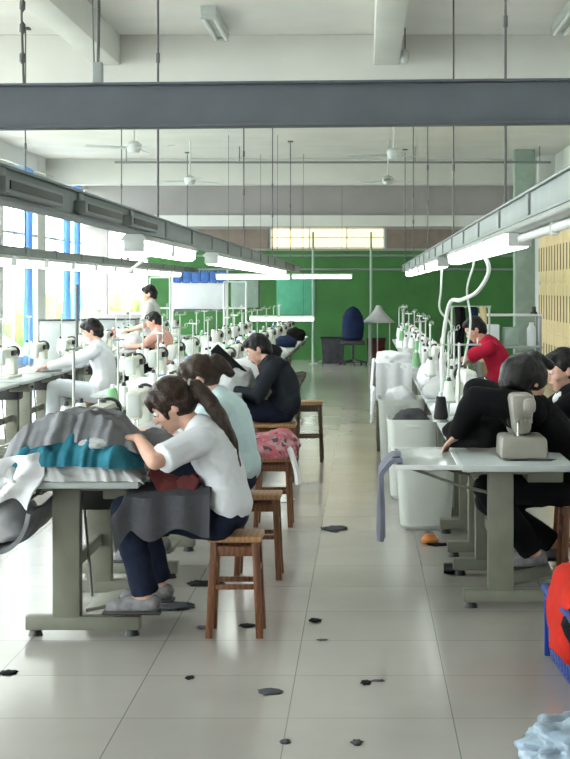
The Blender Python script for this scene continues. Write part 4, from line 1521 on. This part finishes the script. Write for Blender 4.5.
scrap(175, 607, (0.07, 0.07, 0.02), 'grey_cloth', "grey scrap on the floor behind the ponytailed woman's shoes", 71)
scrap(205, 628, (0.03, 0.03, 0.008), 'grey_cloth', 'small grey scrap at the foot of the nearest stool', 72)
scrap(248, 626, (0.03, 0.03, 0.008), 'black_cloth', 'small black scrap beside the aisle leg of the nearest stool', 73)
scrap(437, 545, (0.05, 0.04, 0.02), 'black_cloth', 'dark scrap on the floor past the orange cap', 74)
scrap(280, 500, (0.08, 0.10, 0.02), 'white_cloth', 'white scrap on the floor beside the pink garment stool', 75)
scrap(322, 640, (0.02, 0.012, 0.004), 'grey_cloth', 'thin grey thread scrap below the dark aisle scrap', 76)
# black roller by the table leg
bm = B(); cyl(bm, (0.44, 8.3, 0.03), (0.52, 8.3, 0.03), 0.03, seg=14)
o = obj('black_roll', bm, 'dark'); tag(o, 'small black tape roll on the floor by the nearest tub row table', 'roll')

# ------------------------------------------------------------------ air hoses and cables on the right
def hose(pts, r, label, m='hose'):
    pts = [V(p) for p in pts]
    out = []
    for i in range(len(pts) - 1):
        p0, p1, p2, p3 = pts[max(i - 1, 0)], pts[i], pts[i + 1], pts[min(i + 2, len(pts) - 1)]
        for q in range(6):
            s = q / 6
            out.append(0.5 * ((2 * p1) + (p2 - p0) * s + (2 * p0 - 5 * p1 + 4 * p2 - p3) * s * s + (3 * p1 - p0 - 3 * p2 + p3) * s ** 3))
    out.append(pts[-1])
    b = B(); tube(b, out, r, 8)
    return tag(obj('air_hose', b, m), label, 'hose')


hose([(0.74, 9.9, 1.875), px(489, 268, 9.9), px(478, 291, 10.1), px(461, 300, 10.4), px(449, 305, 10.6), (0.55, 10.6, 1.1), (0.56, 10.62, 0.74)], 0.014, 'thick white hose looping from the trunking to a tub row table')
hose([(0.74, 10.6, 1.875), px(474, 262, 10.6), px(467, 290, 10.8), px(470, 330, 10.9), (0.66, 11.0, 0.73)], 0.008, 'thin white hose hanging straight beside the thick looping hose')
hose([(0.74, 14.2, 1.875), px(441, 290, 14.2), px(440, 310, 14.2), px(452, 330, 14.2), (0.74, 14.2, 0.74)], 0.010, 'white hose dropping to the fifth tub row table')
hose([(-1.25, 9.6, 1.875), px(160, 246, 10.3), px(146, 258, 10.8), px(130, 271, 11.2), (-1.75, 11.3, 1.70)], 0.012, 'white cable sagging sideways from the stool row trunking')

# ------------------------------------------------------------------ right background: lockers, rack
for k in range(4):
    Yc = 22.2 + 1.06 * k
    t = thing('locker_cabinet', '%s cream locker unit from the camera against the far side wall' % ORD[k], 'locker', (3.30, Yc, 0), group='cream lockers')
    b = B(); box(b, (0.02, 0, 1.26), (0.54, 1.04, 2.50), 0.01); obj('carcass', b, 'locker', t)
    for r in range(3):
        for c in range(3):
            b = B(); box(b, (-0.262, -0.345 + 0.345 * c, 0.46 + 0.80 * r), (0.03, 0.325, 0.76), 0.006); d = obj('door', b, 'locker', t)
            b = B(); box(b, (-0.282, -0.345 + 0.345 * c + 0.13, 0.46 + 0.80 * r), (0.012, 0.022, 0.40), 0.002); obj('slot', b, 'locker_gap', d)
t = thing('storage_rack', 'grey metal storage rack standing before the green pillar', 'rack', (2.05, 21.2, 0))
for sx in (-1, 1):
    for sy in (-1, 1):
        b = B(); box(b, (sx * 0.42, sy * 0.2, 0.61), (0.035, 0.035, 1.22), 0.003); obj('post', b, 'cabinet', t)
for z in (0.2, 0.75, 1.2):
    b = B(); box(b, (0, 0, z), (0.9, 0.46, 0.03), 0.004); obj('shelf', b, 'frame' if z > 1 else 'cabinet', t)
for k, (dx, w, h, m, lab) in enumerate(((-0.27, 0.24, 0.30, 'board_white', 'white carton at the aisle end of the rack shelf'), (0.02, 0.2, 0.26, 'pale_green', 'pale green carton in the middle of the rack shelf'))):
    b = B(); box(b, (2.05 + dx, 21.2, 0.766 + h / 2), (w, 0.3, h), 0.006); tag(obj('carton', b, m), lab, 'carton')
b = B(); lathe(b, [(0, 0), (0.06, 0), (0.065, 0.02), (0.065, 0.24), (0.035, 0.29), (0.035, 0.33), (0, 0.33)]); o = obj('jar', b, 'board_white', loc=(2.36, 21.15, 0.766)); tag(o, 'tall white jar at the locker end of the rack shelf', 'jar')
for k, (dx, m, lab) in enumerate(((-0.25, 'carton', 'brown carton on the lowest rack shelf'), (0.15, 'cabinet', 'grey box on the lowest rack shelf'))):
    b = B(); box(b, (2.05 + dx, 21.2, 0.216 + 0.16), (0.32, 0.34, 0.32), 0.006); tag(obj('carton', b, m), lab, 'carton')
b = B(); lathe(b, [(0, 0), (0.05, 0), (0.05, 0.02), (0.03, 0.04), (0.03, 0.1), (0, 0.1)]); o = obj('tape_dispenser', b, 'dark', loc=(2.4, 21.2, 1.215)); tag(o, 'small black object on top of the grey rack', 'tape holder')
# dark garments rail beside the red person
t = thing('garment_rail', 'low garment rail behind the person in crimson', 'rail', (1.25, 17.6, 0))
for s in (-1, 1):
    b = B()
    cyl(b, (s * 0.22, 0, 0.02), (s * 0.22, 0, 1.36), 0.012, seg=8)
    box(b, (s * 0.22, 0, 0.015), (0.04, 0.4, 0.03), 0.004)
    obj('upright', b, 'stand', t)
b = B(); cyl(b, (-0.24, 0, 1.36), (0.24, 0, 1.36), 0.012, seg=8); obj('rail_bar', b, 'stand', t)
for k, (dx, m, lab) in enumerate(((-0.13, 'black_cloth', 'black garment hanging on the low garment rail'), (0.02, 'navy_cloth', 'navy garment hanging in the middle of the low rail'), (0.14, 'locker', 'yellow strip of cloth hanging on the low garment rail'))):
    w = 0.10 if k < 2 else 0.05

    def gar(u, v, dx=dx, w=w):
        return V((1.25 + dx + (u - 0.5) * w + 0.01 * math.sin(v * 7), 17.6 - 0.02 + 0.02 * math.sin(u * 9 + v * 3), lerp(1.36, 0.72, v)))
    bm = B(); sheet(bm, gar, 8, 16, 0.03)
    tag(obj('hanging_garment', bm, m), lab, 'garment')

# ------------------------------------------------------------------ far end of the aisle
p = px(353, 362, 31.0)
t = thing('office_chair', 'black office chair at the end of the aisle', 'chair', (p.x, 30.7, 0))
b = B()
for q in range(5):
    a = 2 * PI * q / 5 + 0.3
    tube(b, [(0, 0, 0.10), (0.28 * math.cos(a), 0.28 * math.sin(a), 0.06)], [0.03, 0.02], 8)
    blob(b, (0.28 * math.cos(a), 0.28 * math.sin(a), 0.03), 0.03)
obj('star_base', b, 'dark', t)
b = B(); cyl(b, (0, 0, 0.1), (0, 0, 0.42), 0.03); obj('column', b, 'dark', t)
b = B(); box(b, (0, 0, 0.46), (0.50, 0.48, 0.09), 0.03); obj('seat', b, 'dark', t)
b = B(); box(b, (0, 0.24, 0.78), (0.44, 0.07, 0.50), 0.03); obj('backrest', b, 'dark', t)
crumple('navy_garment', (p.x, 30.78, 0.505), (0.21, 0.17, 0.44), 'navy_cloth', 'navy garments heaped high on the office chair', 'garment', 81, amp=0.15, sub=3)
for k, (xx, Y, s, m, lab) in enumerate(((333, 31.5, (0.5, 0.4, 0.55), 'grey_cloth', 'dark bin at the aisle end on the stool row side'), (376, 31.8, (0.4, 0.4, 0.52), 'maroon_cloth', 'dark maroon bin at the aisle end beyond the office chair'))):
    q = px(xx, 360, Y)
    t = thing('storage_bin', lab, 'bin', (q.x, Y, 0))
    b = B(); box(b, (0, 0, s[2] / 2), s, 0.02, taper=(0.85, 0.85)); obj('bin_body', b, m, t)
    b = B(); box(b, (0, 0, s[2] - 0.015), (s[0] + 0.03, s[1] + 0.03, 0.03), 0.01); obj('lid', b, 'dark', t)
# cone shaped white cover hung on the upright pipe
q = px(378, 316, 30.6)
t = thing('dust_cover', 'pale sloping dust cover spread at the foot of the upright pipe', 'cover', (q.x + 0.02, 31.2, 0))
b = B(); lathe(b, [(0.05, 1.22), (0.10, 1.12), (0.2, 1.0), (0.33, 0.88), (0.34, 0.86), (0.2, 0.98), (0.06, 1.16), (0.045, 1.21)], seg=20)
obj('cover_skirt', b, 'light_grey_cloth', t)
for a in (0.4, 2.5, 4.6):
    b = B(); cyl(b, (0.25 * math.cos(a), 0.25 * math.sin(a), 0), (0.25 * math.cos(a), 0.25 * math.sin(a), 0.94), 0.012, seg=8); obj('prop', b, 'stand', t)
# notice board
q = px(200, 288, 29.5)
t = thing('notice_board', 'white notice board with blue header on posts before the end wall', 'board', (q.x, 29.5, 0))
b = B(); box(b, (0, 0, 1.52), (1.06, 0.04, 0.78), 0.008); obj('board_panel', b, 'board_white', t)
b = B()
for k in range(6):
    box(b, (-0.44 + 0.176 * k, -0.03, 1.80), (0.165, 0.02, 0.24), 0.03)
obj('header', b, 'board_blue', t)
for s in (-1, 1):
    b = B(); cyl(b, (s * 0.54, 0, 0), (s * 0.54, 0, 1.93), 0.02, seg=10); box(b, (s * 0.54, 0, 0.015), (0.06, 0.5, 0.03)); obj('post', b, 'frame', t)
b = B(); box(b, (0, -0.03, 1.15), (1.0, 0.08, 0.03), 0.004); obj('ledge', b, 'dark', t)
q = px(296, 297, YB)
bm = B(); box(bm, (q.x, YB - 0.045, 1.42), (0.85, 0.03, 0.85), 0.005)
tag(obj('teal_board', bm, 'teal_board'), 'teal board fixed on the green end wall', 'board')
bm = B(); box(bm, (px(245, 300, YB).x, YB - 0.045, 1.45), (0.6, 0.03, 0.6), 0.005)
tag(obj('notice_sheet', bm, 'pale_green'), 'pale sheet fixed on the green end wall', 'notice')

for k, (xa, xb, Y, zt_, lab) in enumerate(((150, 170, 28.4, 1.78, 'narrow pale tube frame beside the notice board'), (224, 246, 28.3, 1.70, 'pale tube frame between the notice board and the teal board'))):
    a, c = px(xa, 300, Y).x, px(xb, 300, Y).x
    t = thing('tube_frame', lab, 'frame', ((a + c) / 2, Y, 0))
    w = (c - a) / 2
    for sg in (-1, 1):
        b = B(); cyl(b, (sg * w, 0, 0), (sg * w, 0, zt_), 0.018, seg=8); box(b, (sg * w, 0, 0.012), (0.05, 0.4, 0.024), 0.003); obj('upright', b, 'frame', t)
    for zz in (zt_, 1.2):
        b = B(); cyl(b, (-w, 0, zz), (w, 0, zz), 0.016, seg=8); obj('crossbar', b, 'frame', t)
# grey cabinets by the windows
for k, (xx, Y, h, lab) in enumerate(((64, 24.5, 1.05, 'grey low cabinet standing before the blue curtains'), (118, 27.5, 1.0, 'grey low cabinet near the end wall window'))):
    q = px(xx, 340, Y)
    t = thing('filing_cabinet', lab, 'cabinet', (q.x, Y, 0))
    b = B(); box(b, (0, 0, h / 2), (0.7, 0.45, h), 0.008); obj('carcass', b, 'cabinet', t)
    for s in (-1, 1):
        b = B(); box(b, (s * 0.17, -0.235, h / 2), (0.32, 0.02, h - 0.1), 0.004); d = obj('door', b, 'cabinet', t)
        b = B(); box(b, (s * 0.04, -0.25, h / 2), (0.015, 0.015, 0.12), 0.003); obj('handle', b, 'chrome', d)
    b = B(); box(b, (0, 0, h + 0.012), (0.74, 0.49, 0.024), 0.004); obj('cabinet_top', b, 'dark', t)
# upright grey post in front of the person in white
q = px(77, 350, 16.8)
bm = B(); cyl(bm, (q.x, 16.8, 0), (q.x, 16.8, 1.62), 0.018, seg=10); box(bm, (q.x, 16.8, 0.01), (0.12, 0.12, 0.02))
tag(obj('iron_post', bm, 'rod'), 'thin dark post on the floor behind the window row machines', 'post')

# curtains
def curtain(Yc, w, label, z0=0.22, z1=3.72, amp=0.05):
    def fn(u, v):
        k = 1 - 0.35 * math.sin(PI * min(1, v * 1.1)) ** 2
        return V((XL + 0.13 + amp * math.sin(u * 2 * PI * 5), Yc + (u - 0.5) * w * k, lerp(z1, z0, v)))
    t = thing('curtain', label, 'curtain', (0, 0, 0), group='blue curtains')
    bm = B(); sheet(bm, fn, 50, 18, 0.006); obj('cloth', bm, 'curtain', t)
    for q in range(5):
        u = (q + 0.5) / 5
        b = B(); cyl(b, (XL + 0.13, Yc + (u - 0.5) * w - 0.004, z1 - 0.01), (XL + 0.13, Yc + (u - 0.5) * w + 0.004, z1 - 0.01), 0.03, seg=12); obj('ring', b, 'chrome', t)


bm = B(); cyl(bm, (XL + 0.13, 20, 3.73), (XL + 0.13, 32.8, 3.73), 0.012, seg=8)
for yy in (20.2, 23, 26, 29.5, 32.6):
    box(bm, (XL + 0.07, yy, 3.73), (0.14, 0.03, 0.03))
tag(obj('curtain_rail', bm, 'chrome'), 'steel curtain rail above the tall windows', 'rail')
curtain(26.9, 0.5, 'single blue curtain gathered nearest the camera')
curtain(30.4, 0.55, 'blue curtain on the nearer side of the last window')
curtain(31.5, 0.40, 'blue curtain on the farther side of the last window')

# keep world clean: no stray prototype left unused
for c in list(cones.values()) + [table, mach, stand, fan, lit0, off0, st0, stw, std]:
    assert c['label'] != 'x', c.name
